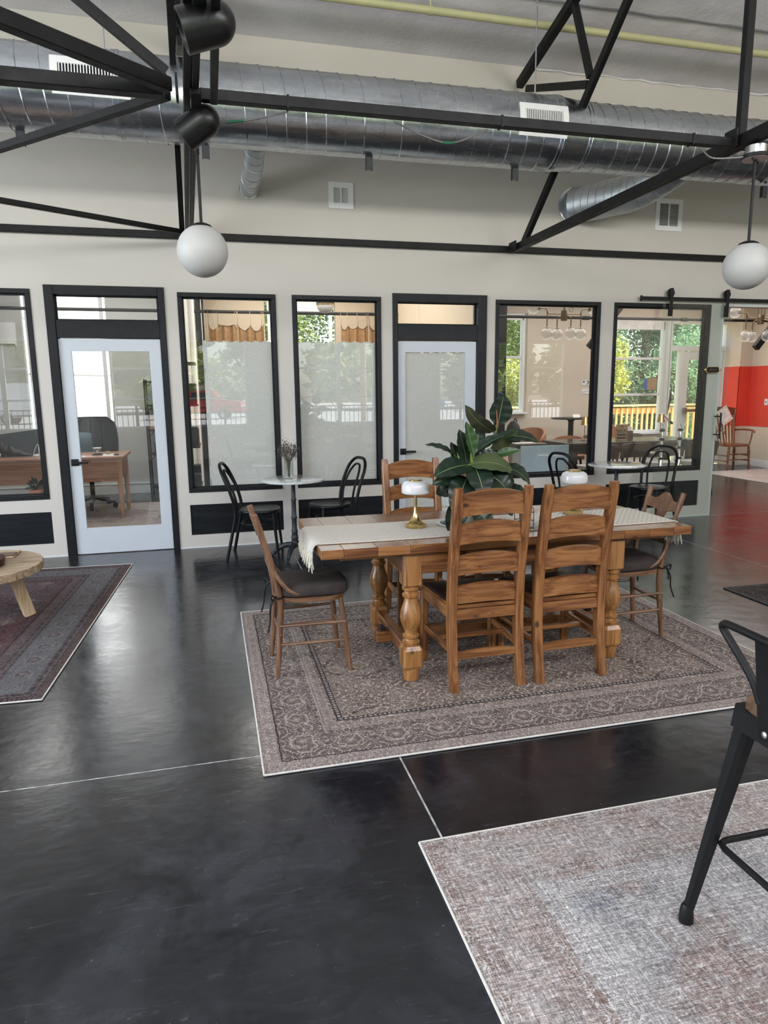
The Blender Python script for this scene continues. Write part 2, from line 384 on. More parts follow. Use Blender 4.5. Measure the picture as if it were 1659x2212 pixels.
M = dict(
    concrete=concrete(),
    wall=mat('painted_drywall', (.575, .54, .495), .62, var=.02, vs=1.2, bump=.05, bs=140),
    wall_low=mat('painted_trim_white', (.66, .68, .69), .42, var=.02, vs=2),
    tan=mat('tan_paint', (.56, .46, .34), .65, var=.02), grey=mat('grey_office_paint', (.55, .55, .52), .65, var=.02),
    cream=mat('cream_paint', (.66, .58, .48), .65, var=.02), red=mat('red_paint', (.70, .065, .042), .5, var=.03),
    foam=mat('grey_sprayed_foam', (.74, .71, .755), .9, var=.10, vs=1.6, bump=.4, bs=7, bd=.03),
    steel=mat('black_painted_steel', (.0075, .0075, .008), .5, var=.3, vs=9, bump=.08, bs=60, **{'Specular IOR Level': .22}),
    trim=mat('black_stained_wood', (.0085, .0095, .012), .45, var=.3, vs=14, bump=.1, bs=60, **{'Specular IOR Level': .25}),
    panel=wood('black_panel_wood', ((.004, .005, .007), (.006, .0075, .010), (.010, .012, .015)), 0, 1, .5, False, .1, 0, .2),
    doorwhite=mat('white_door_paint', (.55, .585, .63), .36, var=.015), white=mat('white_paint', (.8, .8, .8), .4, var=.02),
    foam_shade=mat('foam_step_shade', (.16, .155, .165), .9), soft_white=mat('white_vinyl', (.82, .83, .83), .35, var=.02),
    glass=glass('clear_glass', f0=.062), glass_green=glass('green_tinted_glass', (.94, .968, .955), .032), thin=glass('window_glass', (.97, .985, .98), .045),
    paper=paper_mat(), galv=galv(), galv_dull=galv(.42),
    chrome=mat('chrome', (.75, .76, .77), .15, 1., var=.05), brass=mat('brushed_brass', (.62, .46, .20), .24, 1., var=.1, vs=30),
    bronze=mat('aged_bronze', (.20, .145, .09), .35, 1., var=.15, vs=20), iron=mat('cast_iron', (.022, .025, .03), .5, .2, var=.2, vs=30, bump=.3, bs=120),
    blackgloss=mat('black_satin_enamel', (.005, .005, .0055), .36, var=.1),
    blackwood=mat('black_lacquered_beech', (.003, .0033, .004), .36, var=.1, vs=5, **{'Specular IOR Level': .25}),
    matt=mat('matt_black_plastic', (.007, .007, .0075), .5, var=.2, **{'Specular IOR Level': .3}),
    pine_x=wood('honey_pine_x', ((.095, .031, .009), (.205, .078, .023), (.325, .142, .048)), 0),
    pine_y=wood('honey_pine_y', ((.095, .031, .009), (.205, .078, .023), (.325, .142, .048)), 1),
    pine_z=wood('honey_pine_z', ((.095, .031, .009), (.205, .078, .023), (.325, .142, .048)), 2),
    gold_z=wood('golden_pine', ((.17, .066, .016), (.31, .135, .038), (.42, .205, .070)), 2, 1, .3, True, .08, .35),
    glare_dark_top_x=wood('glare_dark_wood_x', ((.10, .040, .015), (.175, .074, .028), (.24, .115, .048)), 0, 1, .24, True, 0, .4),  # same wood as the edges; darker look of the top under glare put into colour
    glare_dark_top_y=wood('glare_dark_wood_y', ((.10, .040, .015), (.175, .074, .028), (.24, .115, .048)), 1, 1, .24, True, 0, .4),
    brown_z=wood('worn_brown_wood', ((.085, .038, .019), (.15, .072, .037), (.22, .115, .062)), 2, 1.3, .4, False, .15, .1),
    brown_y=wood('worn_brown_wood_y', ((.085, .038, .019), (.15, .072, .037), (.22, .115, .062)), 1, 1.3, .4, False, .15, .1),
    mahog=wood('red_brown_wood', ((.09, .026, .012), (.17, .052, .022), (.25, .09, .04)), 2, 1.2, .3, False, .08, .3),
    desk_x=wood('desk_wood_x', ((.20, .085, .042), (.30, .135, .07), (.38, .19, .11)), 0, .8, .42, False, .06, .1),
    desk_z=wood('desk_wood_z', ((.34, .17, .085), (.45, .25, .135), (.54, .33, .19)), 2, .8, .42, False, .06, .1),
    pale_x=wood('pale_rustic_wood', ((.20, .13, .075), (.38, .27, .17), (.52, .40, .27)), 0, .9, .6, False, .5, 0),
    pale_z=wood('pale_wood_leg', ((.40, .27, .15), (.52, .37, .22), (.62, .47, .30)), 2, .7, .5, False, .06, 0),
    walnut=wood('walnut_seat', ((.07, .035, .02), (.12, .065, .038), (.17, .1, .06)), 0, 1, .45, False, .1, .05),
    darktop=wood('dark_table_wood', ((.035, .026, .022), (.055, .043, .037), (.085, .068, .06)), 0, .8, .22, False, .05, .3),
    deck=wood('yellow_pine_lumber', ((.55, .36, .13), (.68, .48, .20), (.78, .60, .30)), 2, .7, .6, False, .1, 0),
    deck_x=wood('yellow_pine_lumber_x', ((.55, .36, .13), (.68, .48, .20), (.78, .60, .30)), 0, .7, .6, False, .1, 0),
    leather=mat('dark_brown_leather', (.018, .011, .010), .38, var=.3, vs=9, bump=.25, bs=90),
    cushion=mat('charcoal_brown_cloth', (.050, .041, .038), .95, var=.25, vs=12, bump=.4, bs=240, **{'Specular IOR Level': .15}),
    blackleather=mat('black_quilted_leather', (.022, .024, .028), .36, var=.25, bump=.2, bs=110),
    tanleather=mat('tan_leather', (.40, .20, .115), .42, var=.12, bump=.15, bs=120), taupe=mat('taupe_upholstery', (.105, .075, .055), .6, var=.2, bump=.2, bs=160),
    palepad=mat('pale_seat_pad', (.50, .47, .44), .75, var=.08),
    milk=mat('opal_glass', (.62, .62, .63), .22, var=.01, **{'Subsurface Weight': .25, 'Subsurface Radius': (.05, .05, .05), 'Coat Weight': .4}),
    milk_matt=mat('matt_opal_glass', (.47, .462, .45), .5, var=.01),
    clearglobe=None,
    runner=runner_mat(), fringe=mat('cotton_fringe', (.58, .54, .46), .95, var=.2, vs=60),
    binding=mat('rug_edge_binding', (.66, .63, .58), .9, var=.1, vs=40), darkbinding=mat('dark_rug_binding', (.09, .085, .085), .9, var=.1),
    leaf=mat('rubber_leaf_top', (.009, .022, .012), .36, var=.3, vs=14, **{'Coat Weight': .08, 'Specular IOR Level': .4}), leaf_under=mat('rubber_leaf_underside', (.062, .085, .033), .5, var=.2),
    leaf_olive=mat('rubber_leaf_olive', (.040, .040, .022), .45, var=.2), leaf_young=mat('rubber_leaf_young', (.03, .075, .02), .35, var=.2),
    rib=mat('leaf_midrib', (.14, .20, .075), .5), stem=mat('green_stem', (.15, .22, .045), .5), redsheath=mat('red_leaf_sheath', (.30, .10, .05), .5),
    bark=mat('bark', (.16, .12, .09), .9, var=.35, vs=8, bump=.6, bs=20, bd=.02), soil=mat('soil', (.03, .02, .015), 1.),
    pot=mat('pale_green_ceramic', (.38, .43, .35), .28, var=.1, vs=5, **{'Coat Weight': .4}), terracotta=mat('terracotta', (.36, .13, .07), .8),
    plate=mat('white_glazed_china', (.72, .72, .70), .2), plateblue=mat('dark_blue_glaze', (.05, .08, .11), .3),
    marble=None, wire=mat('dark_wire', (.03, .02, .015), .4, .6), darkglass=mat('dark_amber_glass', (.015, .007, .005), .1, **{'Coat Weight': .6}),
    clearjar=glass('jar_glass', (.9, .93, .92), .09), dried=mat('dried_flower', (.085, .07, .065), .95, var=.5, vs=90), drystem=mat('dried_stem', (.13, .115, .085), .9),
    yellowpipe=mat('yellow_green_pipe', (.50, .48, .27), .5, var=.06), redvalve=mat('red_brown_valve', (.16, .035, .03), .5), greenwrap=mat('green_tape', (.02, .12, .06), .5),
    copper=mat('pale_flex_conduit', (.26, .26, .255), .4, .8), boxmetal=mat('junction_box_steel', (.55, .55, .54), .35, 1.),
    pink=mat('canopy_plate', (.55, .45, .42), .4), gap=mat('dark_void', (.004, .004, .005), .9),
    blinds=mat('roller_blind_white', (.84, .84, .82), .7), siding=mat('white_metal_siding', (.92, .92, .93), .5, var=.02), grey_siding=mat('grey_brace', (.45, .46, .5), .5),
    cardboard=mat('kraft_board', (.40, .26, .14), .7, var=.1), ink=mat('black_ink', (.01, .01, .01), .7), card=mat('white_card', (.82, .82, .80), .7, var=.01),
    rose=mat('rose_print', (.55, .12, .15), .8), goldink=mat('gold_print', (.5, .36, .12), .7), lilac=mat('lilac_print', (.45, .4, .6), .8), bluepaint=mat('blue_paint', (.06, .16, .42), .35),
    tealcloth=mat('slate_blue_cloth', (.085, .13, .165), .9, bump=.3, bs=200), paleblue=mat('pale_blue_acrylic', (.46, .57, .63), .25, var=.04, vs=3),
    pan=mat('dark_copper_pan', (.06, .025, .02), .35, .5), napkin=mat('white_napkin', (.8, .82, .85), .8),
    carred=mat('red_car_paint', (.55, .02, .03), .3, **{'Coat Weight': .6}), carwhite=mat('white_car_paint', (.8, .8, .82), .3, **{'Coat Weight': .6}), carblue=mat('blue_car_paint', (.05, .16, .45), .3, **{'Coat Weight': .6}), cargrey=mat('grey_car_paint', (.3, .33, .38), .3, **{'Coat Weight': .6}),
    carglass=mat('car_glass', (.03, .04, .05), .08), tyre=mat('tyre_rubber', (.015, .015, .015), .8), hub=mat('wheel_alloy', (.6, .6, .62), .3, 1.),
    asphalt=mat('pale_asphalt', (.50, .50, .50), .9, var=.15, vs=3), grass=mat('lawn', (.26, .36, .10), .95, var=.35, vs=8), kerb=mat('red_kerb', (.45, .16, .12), .8), polewood=mat('utility_pole_wood', (.42, .27, .16), .9, var=.2),
    lawn_ground=mat('woodland_ground', (.07, .09, .035), 1., var=.4),
    lf_a=leafy('bright_foliage', (.17, .29, .07), (.44, .50, .14)), lf_b=leafy('teal_foliage', (.12, .25, .125), (.29, .43, .23)), lf_c=leafy('yellow_foliage', (.34, .40, .07), (.56, .56, .15)), lf_d=leafy('street_foliage', (.38, .48, .16), (.68, .74, .34)),
    light=mat('switch_plate', (.82, .82, .8), .4),
)
def lace():
    t = T('gold_lace'); p = t.obj()
    e = t.voro(t.map(p, (1, 1, .6)), 105, 'DISTANCE_TO_EDGE'); n = t.noise(p, 26, 4, .7)
    c = t.mix(t.rng(e, .04, .14), (.24, .115, .04), (.52, .31, .145)); c = t.mix(t.rng(n, .5, .7, 0, .5), c, (.72, .50, .28))
    a = t.n('BsdfDiffuse', {0: c}); b = t.n('BsdfTranslucent', {0: c}); t.end(t.n('MixShader', {0: .35, 1: a, 2: b})); return t.m
M['lace'] = lace()
def marble():
    t = T('white_marble'); p = t.obj(); n = t.noise(p, 5, 6, .65, 2.)
    v = t.ma('ABSOLUTE', t.ma('SUBTRACT', n, .5))
    t.pbr(t.mix(t.rng(v, 0, .06, .5, 0), (.62, .64, .63), (.33, .35, .36)), .1, 0., None, **{'Coat Weight': .3}); return t.m
M['marble'] = marble()

def clear_globe():
    t = T('smoky_clear_globe'); fc = t.n('LayerWeight', {'Blend': .5}, out=1); F = t.ma('ADD', t.ma('MULTIPLY', t.ma('POWER', fc, 3.), .75), .05)
    body = t.n('MixShader', {0: .16, 1: t.n('BsdfTransparent', {0: (.97, .97, .97, 1)}), 2: t.n('BsdfDiffuse', {0: (.8, .8, .78, 1)})})
    t.end(t.n('MixShader', {0: F, 1: body, 2: t.n('BsdfGlossy', {'Color': (1, 1, 1, 1), 'Roughness': .03})})); return t.m
M['clearglobe'] = clear_globe()

# ================================================================== SETTING
def panels(name, x0, x1, z0, z1, holes, y0, y1, mt, parent=None):
    """wall slab in the x-z plane with rectangular holes (x0,x1,z0,z1)"""
    mb = MB(); xs = sorted({x0, x1, *[h[0] for h in holes], *[h[1] for h in holes]}); xs = [x for x in xs if x0 <= x <= x1]
    for a, b in zip(xs, xs[1:]):
        c = (a+b)/2; z = z0
        for h in sorted([h for h in holes if h[0] < c < h[1]], key=lambda h: h[2]):
            if h[2] > z: mb.box(a, b, y0, y1, z, h[2])
            z = max(z, h[3])
        if z < z1: mb.box(a, b, y0, y1, z, z1)
    return struct(mb.build(name, mt, parent, smooth=False))

# floor: cast slabs with sawn joints between them, pale filler in the grooves
fl = thing('floor', None, None); struct(fl)
bx = [-6, .705, 4.62, 10.3]; by = [-9.6, -4.19, -.01, 4.8]; g = .004
for i in range(3):
    for j in range(3):
        MB().box(bx[i]+g, bx[i+1]-g, by[j]+g, by[j+1]-g, -.12, 0).build('slab', M['concrete'], fl, smooth=False)
mj = mat('joint_filler', (.42, .42, .42), .85, var=.7, vs=22)
j_ = MB()
for x in bx[1:3]: j_.box(x-g, x+g, -9.6, 4.8, -.1, -.001)
for y in by[1:3]: j_.box(-6, 10.3, y-g, y+g, -.1, -.001)
j_.build('joint_filler', mj, fl, smooth=False)

WX = [(-2.60, -1.521), (-.249, .674), (.832, 1.736), (2.991, 4.241), (4.409, 5.670)]
WZ = (.564, 2.479); DX = [(-1.407, -.366), (1.857, 2.891)]; DT = 2.519; PZ = (.132, .440)
holes = [(a, b, *WZ) for a, b in WX]+[(a, b, *PZ) for a, b in WX]+[(a, b, 0, DT) for a, b in DX]+[(5.84, 8.6, 0, 2.48)]
panels('wall_front', -6, 10.3, 0, 4.80, holes, 0, .12, M['wall'])
mb = MB(); mb.box(5.828, 5.852, -.004, .124, 0, 2.48); mb.box(5.84, 8.6, -.004, .124, 2.462, 2.49); struct(mb.build('trim_1', M['wall_low'], smooth=False))
mb = MB()
for a, b in ((-2.6, -1.407), (-.366, 1.857), (2.891, 5.84)): mb.box(a, b, -.006, 0, 0, .012)
struct(mb.build('baseboard_front', M['wall_low'], smooth=False))

for i, (a, b) in enumerate(WX):
    t = thing('window_%d' % (i+1), None, None, ((a+b)/2, 0, WZ[0])); struct(t)
    w = .042; z0, z1 = WZ
    for (x0, x1, q0, q1) in ((a, b, z1-w, z1), (a, b, z0, z0+w), (a, a+w, z0+w, z1-w), (b-w, b, z0+w, z1-w)):
        MB().box(x0, x1, -.012, .10, q0, q1, .003).build('frame_bar', M['trim'], t)
    mb = MB()
    for (x0, x1, q0, q1) in ((a+w, b-w, z1-w-.014, z1-w), (a+w, b-w, z0+w, z0+w+.014), (a+w, a+w+.014, z0+w, z1-w), (b-w-.014, b-w, z0+w, z1-w)):
        mb.box(x0, x1, .035, .05, q0, q1)
    mb.build('glazing_bead', M['trim'], t, smooth=False)
    MB().box(a+w, b-w, .055, .061, z0+w, z1-w).build('glass_pane', M['glass'], t, smooth=False)
    p = MB().box(a, b, .014, .03, *PZ).build('trim_%d' % (i+2), M['panel'], smooth=False); struct(p)

def torn_paper(a, b, z0, z1, seed):
    random.seed(seed); mb = MB(); n = 60
    prof = [z1+random.uniform(-.007, .007)+.006*sin(i*.7+seed) for i in range(n+1)]
    mb.slab(lambda u, v: ((a+(b-a)*u+(.004*sin(v*40+seed)+.003*random.random() if u in (0, 1) else 0), .078, z0+(prof[round(u*n)]-z0)*v), (0, 1, 0)), n, 26, .0008)
    return mb
pp = tag(torn_paper(-.035, .628, .61, 2.035, 1).build('privacy_paper', M['paper'], smooth=False), 'speckled fibre paper covering the window left of the flower vase', 'paper', 'fibre paper sheets on the glass'); tag(pp)
pp = tag(torn_paper(.876, 1.692, .61, 2.035, 2).build('privacy_paper', M['paper'], smooth=False), 'speckled fibre paper covering the window right of the flower vase', 'paper', 'fibre paper sheets on the glass')

for i, (a, b) in enumerate(DX):
    d = thing('door_%d' % (i+1), None, None, ((a+b)/2, 0, 0)); struct(d)
    s0, s1 = (-1.325, -.43) if i == 0 else (1.916, 2.782)
    for (x0, x1, q0, q1) in ((a, s0-.004, 0, DT), (s1+.004, b, 0, DT), (s0-.004, s1+.004, 2.437, DT)):
        MB().box(x0, x1, -.014, .125, q0, q1, .003).build('frame_bar', M['trim'], d)
    MB().box(s0-.004, s1+.004, -.004, .11, 2.052, 2.215, .003).build('header_board', M['trim'], d)
    mb = MB()
    for (x0, x1, q0, q1) in ((s0-.004, s0+.012, 0, 2.437), (s1-.012, s1+.004, 0, 2.437), (s0, s1, 2.425, 2.437), (s0, s1, 2.215, 2.227)): mb.box(x0, x1, .05, .066, q0, q1)
    mb.build('door_stop', M['trim'], d, smooth=False)
    MB().box(s0+.012, s1-.012, .055, .061, 2.227, 2.425).build('transom_pane', M['glass'], d, smooth=False)
    gx = (-1.221, -.534) if i == 0 else (1.991, 2.658); gz = (.257, 1.934)
    mb = MB(); y0, y1 = .014, .049
    for (x0, x1, q0, q1) in ((s0, s1, gz[1], 2.045), (s0, s1, .008, gz[0]), (s0, gx[0], gz[0], gz[1]), (gx[1], s1, gz[0], gz[1])): mb.box(x0, x1, y0, y1, q0, q1)
    lf = mb.build('door_leaf', M['doorwhite'], d, smooth=False)
    MB().box(gx[0], gx[1], .026, .032, *gz).build('glass_pane', M['glass'], lf, smooth=False)
    if i: torn_paper(gx[0]+.004, gx[1]-.004, gz[0]+.03, gz[1], 5).build('fibre_paper', M['paper'], lf, smooth=False).location.y = -.044
    hx = s0+.05; mb = MB(); mb.box(hx-.032, hx+.032, .002, .014, .87, .934, .003); mb.tube([(hx, .014, .902), (hx, -.045, .902)], .011); mb.box(hx-.012, hx+.125, -.055, -.035, .891, .913, .004)
    mb.build('door_handle', M['matt'], d)

# black ledger beam along the partition and roof
panels('wall_left', -9.6, 4.8, 0, 5.9, [(-7.2, -2.0, .9, 3.5)], 0, .12, M['wall']).rotation_euler = (0, 0, pi/2); bpy.data.objects['wall_left'].location = (-6, 0, 0)
UX = [(-5.4, -4.4), (-4.35, -3.35), (-2.15, -1.16), (-1.11, -.07), (-.02, .87), (2.06, 3.07), (3.12, 4.0), (5.65, 6.65), (6.70, 7.6), (8.13, 9.2)]
hl = [(-5.4, -3.35), (-2.15, .87), (2.06, 4.0), (5.65, 7.6), (8.13, 9.2)]
panels('wall_back', -6, 10.3, 0, 4.8, [(a, b, .75, 2.75) for a, b in hl]+[(-4, 9, 3.85, 4.65)], -9.72, -9.6, M['wall'])
def glazed(num, units, z0, z1, rails, y, depth=.10, sill=True, blind=None):
    """white vinyl window: posts between the units, horizontal rails, one pane per light"""
    a, b = units[0][0], units[-1][1]; t = thing('window_%d' % num, None, None, ((a+b)/2, y, z0)); struct(t); w = .045; d = depth/2
    mb = MB(); mb.box(a, b, y-d, y+d, z1-w, z1, .004); mb.box(a, b, y-d, y+d, z0, z0+w, .004)
    ed = [a]+[(p[1]+q[0])/2 for p, q in zip(units, units[1:])]+[b]
    for e in ed: mb.box(max(a, e-w if e not in (a, b) else (e if e == a else e-w)), min(b, e+w if e not in (a, b) else (e+w if e == a else e)), y-d, y+d, z0+w, z1-w, .004)
    mb.build('window_frame', M['soft_white'], t)
    for (u0, u1) in units:
        zz = [z0+w]+list(rails)+[z1-w]
        for r in rails: MB().box(u0, u1, y-.03, y+.03, r-.022, r+.022, .004).build('glazing_rail', M['soft_white'], t)
        for q0, q1 in zip(zz, zz[1:]): MB().box(u0+.01, u1-.01, y-.003, y+.003, q0, q1).build('glass_pane', M['thin'], t, smooth=False)
        if blind: MB().box(u0+.02, u1-.02, y-.05, y-.04, blind, z1-w).build('roller_blind', M['blinds'], t, smooth=False)
    if sill: MB().box(a-.04, b+.04, y-.16, y-d, z0-.035, z0+.003, .005).build('window_sill', M['soft_white'], t)
    return t
n = 6
for h in hl:
    glazed(n, [u for u in UX if h[0] <= u[0] < h[1]], .75, 2.75, (1.41, 2.1), -9.66, sill=False); n += 1
# gable roof
mb = MB(); zr = lambda y: 4.736+.233*min(-y, y+9.6)
for (ya, yb) in ((.12, -4.8), (-4.8, -9.75)):
    mb.slab(lambda u, v: ((-6.2+16.7*u, ya+(yb-ya)*v, zr(ya+(yb-ya)*v)+.09), (0, 0, 1)), 60, 24, .16)
rf = struct(mb.build('ceiling', M['foam'], smooth=True))
mb = MB(); random.seed(4); pts = [(3.3+.12*i, -.008+random.uniform(-.006, .006), 4.735+random.uniform(-.012, .012)) for i in range(57)]
mb.tube(pts, [random.uniform(.003, .011) for _ in pts], 8); mb.build('foam_bead', M['foam'], rf)
MB().tube([(1.6+.2*i, -.80+.008*sin(i*2.1), zr(-.8)+.006+.003*sin(i*1.3)) for i in range(42)], .010, 8).build('step_shade_line', M['foam_shade'], rf)  # dark tube drawn in place of the shadow line of a ceiling step
struct(MB().box(-6.1, 10.4, .12, 4.95, 3.32, 3.4).build('ceiling_rear', M['white'], smooth=False))
# rooms behind the partition
struct(panels('wall_office_back', -6, -.27, 0, 3.32, [(-2.60, -1.44, .84, 3.0)], 4.2, 4.32, M['grey']))
struct(panels('wall_room_back', -.27, 2.93, 0, 3.32, [(.90, 2.03, .84, 3.0)], 4.2, 4.32, M['tan']))
struct(panels('wall_library_back', 2.93, 10.3, 0, 3.32, [(4.35, 5.70, 1.12, 2.90), (7.42, 10.10, 0, 2.86)], 4.8, 4.92, M['cream']))
struct(MB().box(7.42, 8.66, 4.8, 4.92, 0, .68).build('wall_library_sill', M['cream'], smooth=False))
struct(MB().box(-.30, -.24, .12, 4.2, 0, 3.32).build('wall_office_side', M['grey'], smooth=False))
struct(MB().box(2.90, 2.96, .12, 4.9, 0, 3.32).build('wall_room_side', M['tan'], smooth=False))
rw = MB(); rw.box(10.3, 10.42, -9.6, 4.9, 0, 5.9); o = struct(rw.build('wall_right', M['cream'], smooth=False))
MB().box(10.294, 10.3, .12, 4.4, .778, 1.932).build('paint_band', M['red'], o, smooth=False)
MB().box(10.02, 10.3, 4.4, 4.8, 0, 3.32).build('corner_column', M['cream'], o, smooth=False)
mb = MB(); mb.box(10.014, 10.3, 4.394, 4.4, .778, 1.932); mb.box(10.014, 10.02, 4.394, 4.8, .778, 1.932); mb.build('paint_band', M['red'], o, smooth=False)
mb = MB(); mb.box(10.28, 10.294, .12, 4.39, 0, .14, .003); mb.box(10.0, 10.294, 4.38, 4.394, 0, .14, .003); struct(mb.build('baseboard_right', M['white']))
mb = MB(); mb.box(-6, -.3, 4.185, 4.2, 0, .17, .003); mb.box(-6, -.3, 4.175, 4.185, .15, .17, .003); struct(mb.build('baseboard_office', M['white']))
mb = MB(); mb.box(2.96, 8.66, 4.785, 4.8, 0, .14, .003); struct(mb.build('baseboard_library', M['white']))
glazed(11, [(-2.55, -1.49)], .84, 3.0, (), 4.27, blind=None)
glazed(12, [(.95, 1.98)], .84, 3.0, (1.45, 2.1), 4.27, blind=2.80)
glazed(13, [(4.40, 5.0), (5.08, 5.65)], 1.12, 2.90, (2.12,), 4.86, blind=2.78)
glazed(14, [(7.47, 8.62)], .68, 2.84, (1.413, 2.10), 4.86, blind=2.64)
# glazed exit door with transom, sidelight and push bar
d = thing('door_3', None, None, (9.4, 4.86, 0)); struct(d)
mb = MB()
for (x0, x1, q0, q1) in ((8.66, 8.78, 0, 2.84), (10.0, 10.10, 0, 2.84), (8.78, 10.0, 2.76, 2.84), (8.78, 10.0, 2.25, 2.34), (8.98, 9.06, 0, 2.25)): mb.box(x0, x1, 4.8, 4.92, q0, q1, .004)
mb.build('door_frame', M['soft_white'], d)
MB().box(8.78, 10.0, 4.857, 4.863, 2.34, 2.76).build('transom_pane', M['thin'], d, smooth=False)
MB().box(8.78, 8.98, 4.857, 4.863, 0.02, 2.25).build('sidelight_pane', M['thin'], d, smooth=False)
mb = MB()
for (x0, x1, q0, q1) in ((9.07, 9.20, .01, 2.24), (9.85, 9.99, .01, 2.24), (9.2, 9.85, 2.08, 2.24), (9.2, 9.85, .01, .28)): mb.box(x0, x1, 4.83, 4.88, q0, q1, .004)
mb.build('door_leaf', M['soft_white'], d); MB().box(9.2, 9.85, 4.852, 4.858, .28, 2.08).build('glass_pane', M['thin'], d, smooth=False)
mb = MB(); mb.box(9.1, 9.95, 4.74, 4.78, 1.06, 1.12, .01); mb.box(9.1, 9.16, 4.74, 4.83, 1.03, 1.15, .006); mb.box(9.9, 9.95, 4.74, 4.83, 1.04, 1.14, .006); mb.build('push_bar', M['chrome'], d)

# ================================================================== STEEL, DUCT, LAMPS OVERHEAD
st = M['steel']
def beam(name, label, p, q, w, h, up=(0, 0, 1), cat='beam', group=None, lip=True):
    mb = MB().bar(p, q, w, h, up, .004)
    o = mb.build(name, st); tag(o, label, cat, group); return o
b = beam('ledger_beam', 'long black steel beam fixed along the partition wall above the windows', (-5.98, -.026, 2.982), (10.28, -.026, 2.982), .05, .063)
s = thing('tie_beam', 'long black steel tie crossing in front of the round duct', 'beam', (0, -3.2, 2.94))
MB().box(.03, 10.28, -3.222, -3.172, 2.952, 3.004, .003).build('tie_bar', st, s)
MB().box(-5.98, -.14, -3.232, -3.162, 2.952, 3.015, .004).build('tie_bar', st, s)
for x in (.46, 1.62, 2.83): MB().box(x-.006, x+.006, -3.226, -3.168, 2.948, 3.008).build('strap', st, s, smooth=False)

def truss(label, xf):
    t = thing('roof_truss', label, 'truss', (xf(0), -.1, 2.95), group='black steel roof trusses')
    P = lambda y, z, dx=0: V((xf(y)+dx, y, z))
    for dx in (-.019, .019): MB().bar(P(-.06, 2.985, dx), P(-9.2, 2.985, dx), .032, .07, b=.003).build('bottom_chord', st, t)
    MB().bar(P(-.08, 4.54), P(-4.8, 5.64), .07, .08, b=.004).build('top_chord', st, t)
    MB().bar(P(-4.8, 5.64), P(-9.4, 4.57), .07, .08, b=.004).build('top_chord', st, t)
    MB().bar(P(-.25, 2.985, -.062 if xf(0) < 0 else 0), P(-2.95, 5.215, -.062 if xf(0) < 0 else 0), .045, .07, (0, .3, 1), b=.003).build('web_bar', st, t)
    for (a, c, w) in ( ((-.27, 4.43), (-1.41, 4.015), .06), ((-1.12, 4.79), (-1.44, 4.06), .05),
                      ((-3.2, 3.0), (-3.2, 5.27), .045), *([((-3.2, 3.0), (-4.75, 5.6), .05)] if xf(0) < 0 else []), ((-6.4, 3.0), (-4.85, 5.6), .06), ((-6.4, 3.0), (-6.4, 5.25), .06)):
        MB().bar(P(*a), P(*c), .05, w, (1, 0, 0) if False else (0, .3, 1), b=.003).build('web_bar', st, t)
    mb = MB(); y = -3.2; x = xf(y); mb.box(x-.07, x-.058, y-.05, y+.05, 2.95, 3.05); mb.build('gusset_plate', st, t)
    mb = MB(); x = xf(-.12); mb.box(x-.07, x-.058, -.22, -.06, 2.955, 3.035); mb.build('gusset_plate', st, t)
    return t
xl = lambda y: -.105-.03*(y+.05)*1.0
truss('black steel roof truss above the left door, carrying the two spotlights', xl)
truss('black steel roof truss at the right, ending by the large side duct', lambda y: 3.17)
beam('brace_bar', 'black diagonal brace from the left truss node down to the partition wall', (-.12, -3.10, 3.005), (-3.25, -.06, 3.005), .042, .045, cat='brace', group='black flat diagonal braces')
beam('brace_bar', 'black diagonal brace leaving the ledger beam behind the white globe lamp', (-.17, -.30, 2.958), (-4.6, -3.02, 2.958), .04, .04, cat='brace', group='black flat diagonal braces')
beam('brace_bar', 'thick black brace running from the left truss node towards the viewer', (-.11, -3.24, 2.99), (-4.2, -6.45, 2.99), .058, .064, cat='brace', group='black flat diagonal braces')
t = thing('brace_bar', 'black angle brace rising steeply from the left truss node to the roof', 'brace', (-.1, -3.2, 3.0))
MB().bar((-.12, -3.22, 3.06), (-1.5, -3.22, 4.08), .010, .05).build('flange', st, t, smooth=False)
MB().bar((-.12, -3.24, 3.03), (-1.5, -3.24, 4.05), .045, .010).build('flange', st, t, smooth=False)

# spiral duct
gv = M['galv']; yc, zc = -1.12, 3.715
t = thing('air_duct', 'large galvanised spiral air duct hanging along the whole wall', 'duct', (2, yc, zc-.3))
def cyl(x0, x1, ra, rb=None, n=40): return MB().lathe([(ra, 0), (rb or ra, x1-x0)], (x0, yc, zc), n, (1, 0, 0))
cyl(-5.98, 2.98, .290).build('duct_run', gv, t); cyl(2.98, 3.26, .292, .270).build('reducer', gv, t); cyl(3.26, 10.28, .270).build('duct_run', gv, t)
def helix(x0, x1, r, pitch, rr):
    n = int((x1-x0)/pitch*24); return MB().tube([(x0+(x1-x0)*i/n, yc+r*cos(2*pi*i/24), zc+r*sin(2*pi*i/24)) for i in range(n+1)], rr, 5, cap=False)
helix(-5.95, 2.95, .2905, .152, .006).build('spiral_seam', gv, t); helix(3.3, 10.25, .2705, .128, .006).build('spiral_seam', gv, t)
for x, r in ((-.53, .293), (2.98, .296), (3.25, .277)):
    mb = MB(); mb.lathe([(r-.006, -.03), (r+.003, -.026), (r+.004, -.004), (r, 0), (r+.004, .004), (r+.003, .026), (r-.006, .03)], (x, yc, zc), 40, (1, 0, 0)); mb.build('joint_collar', gv, t)
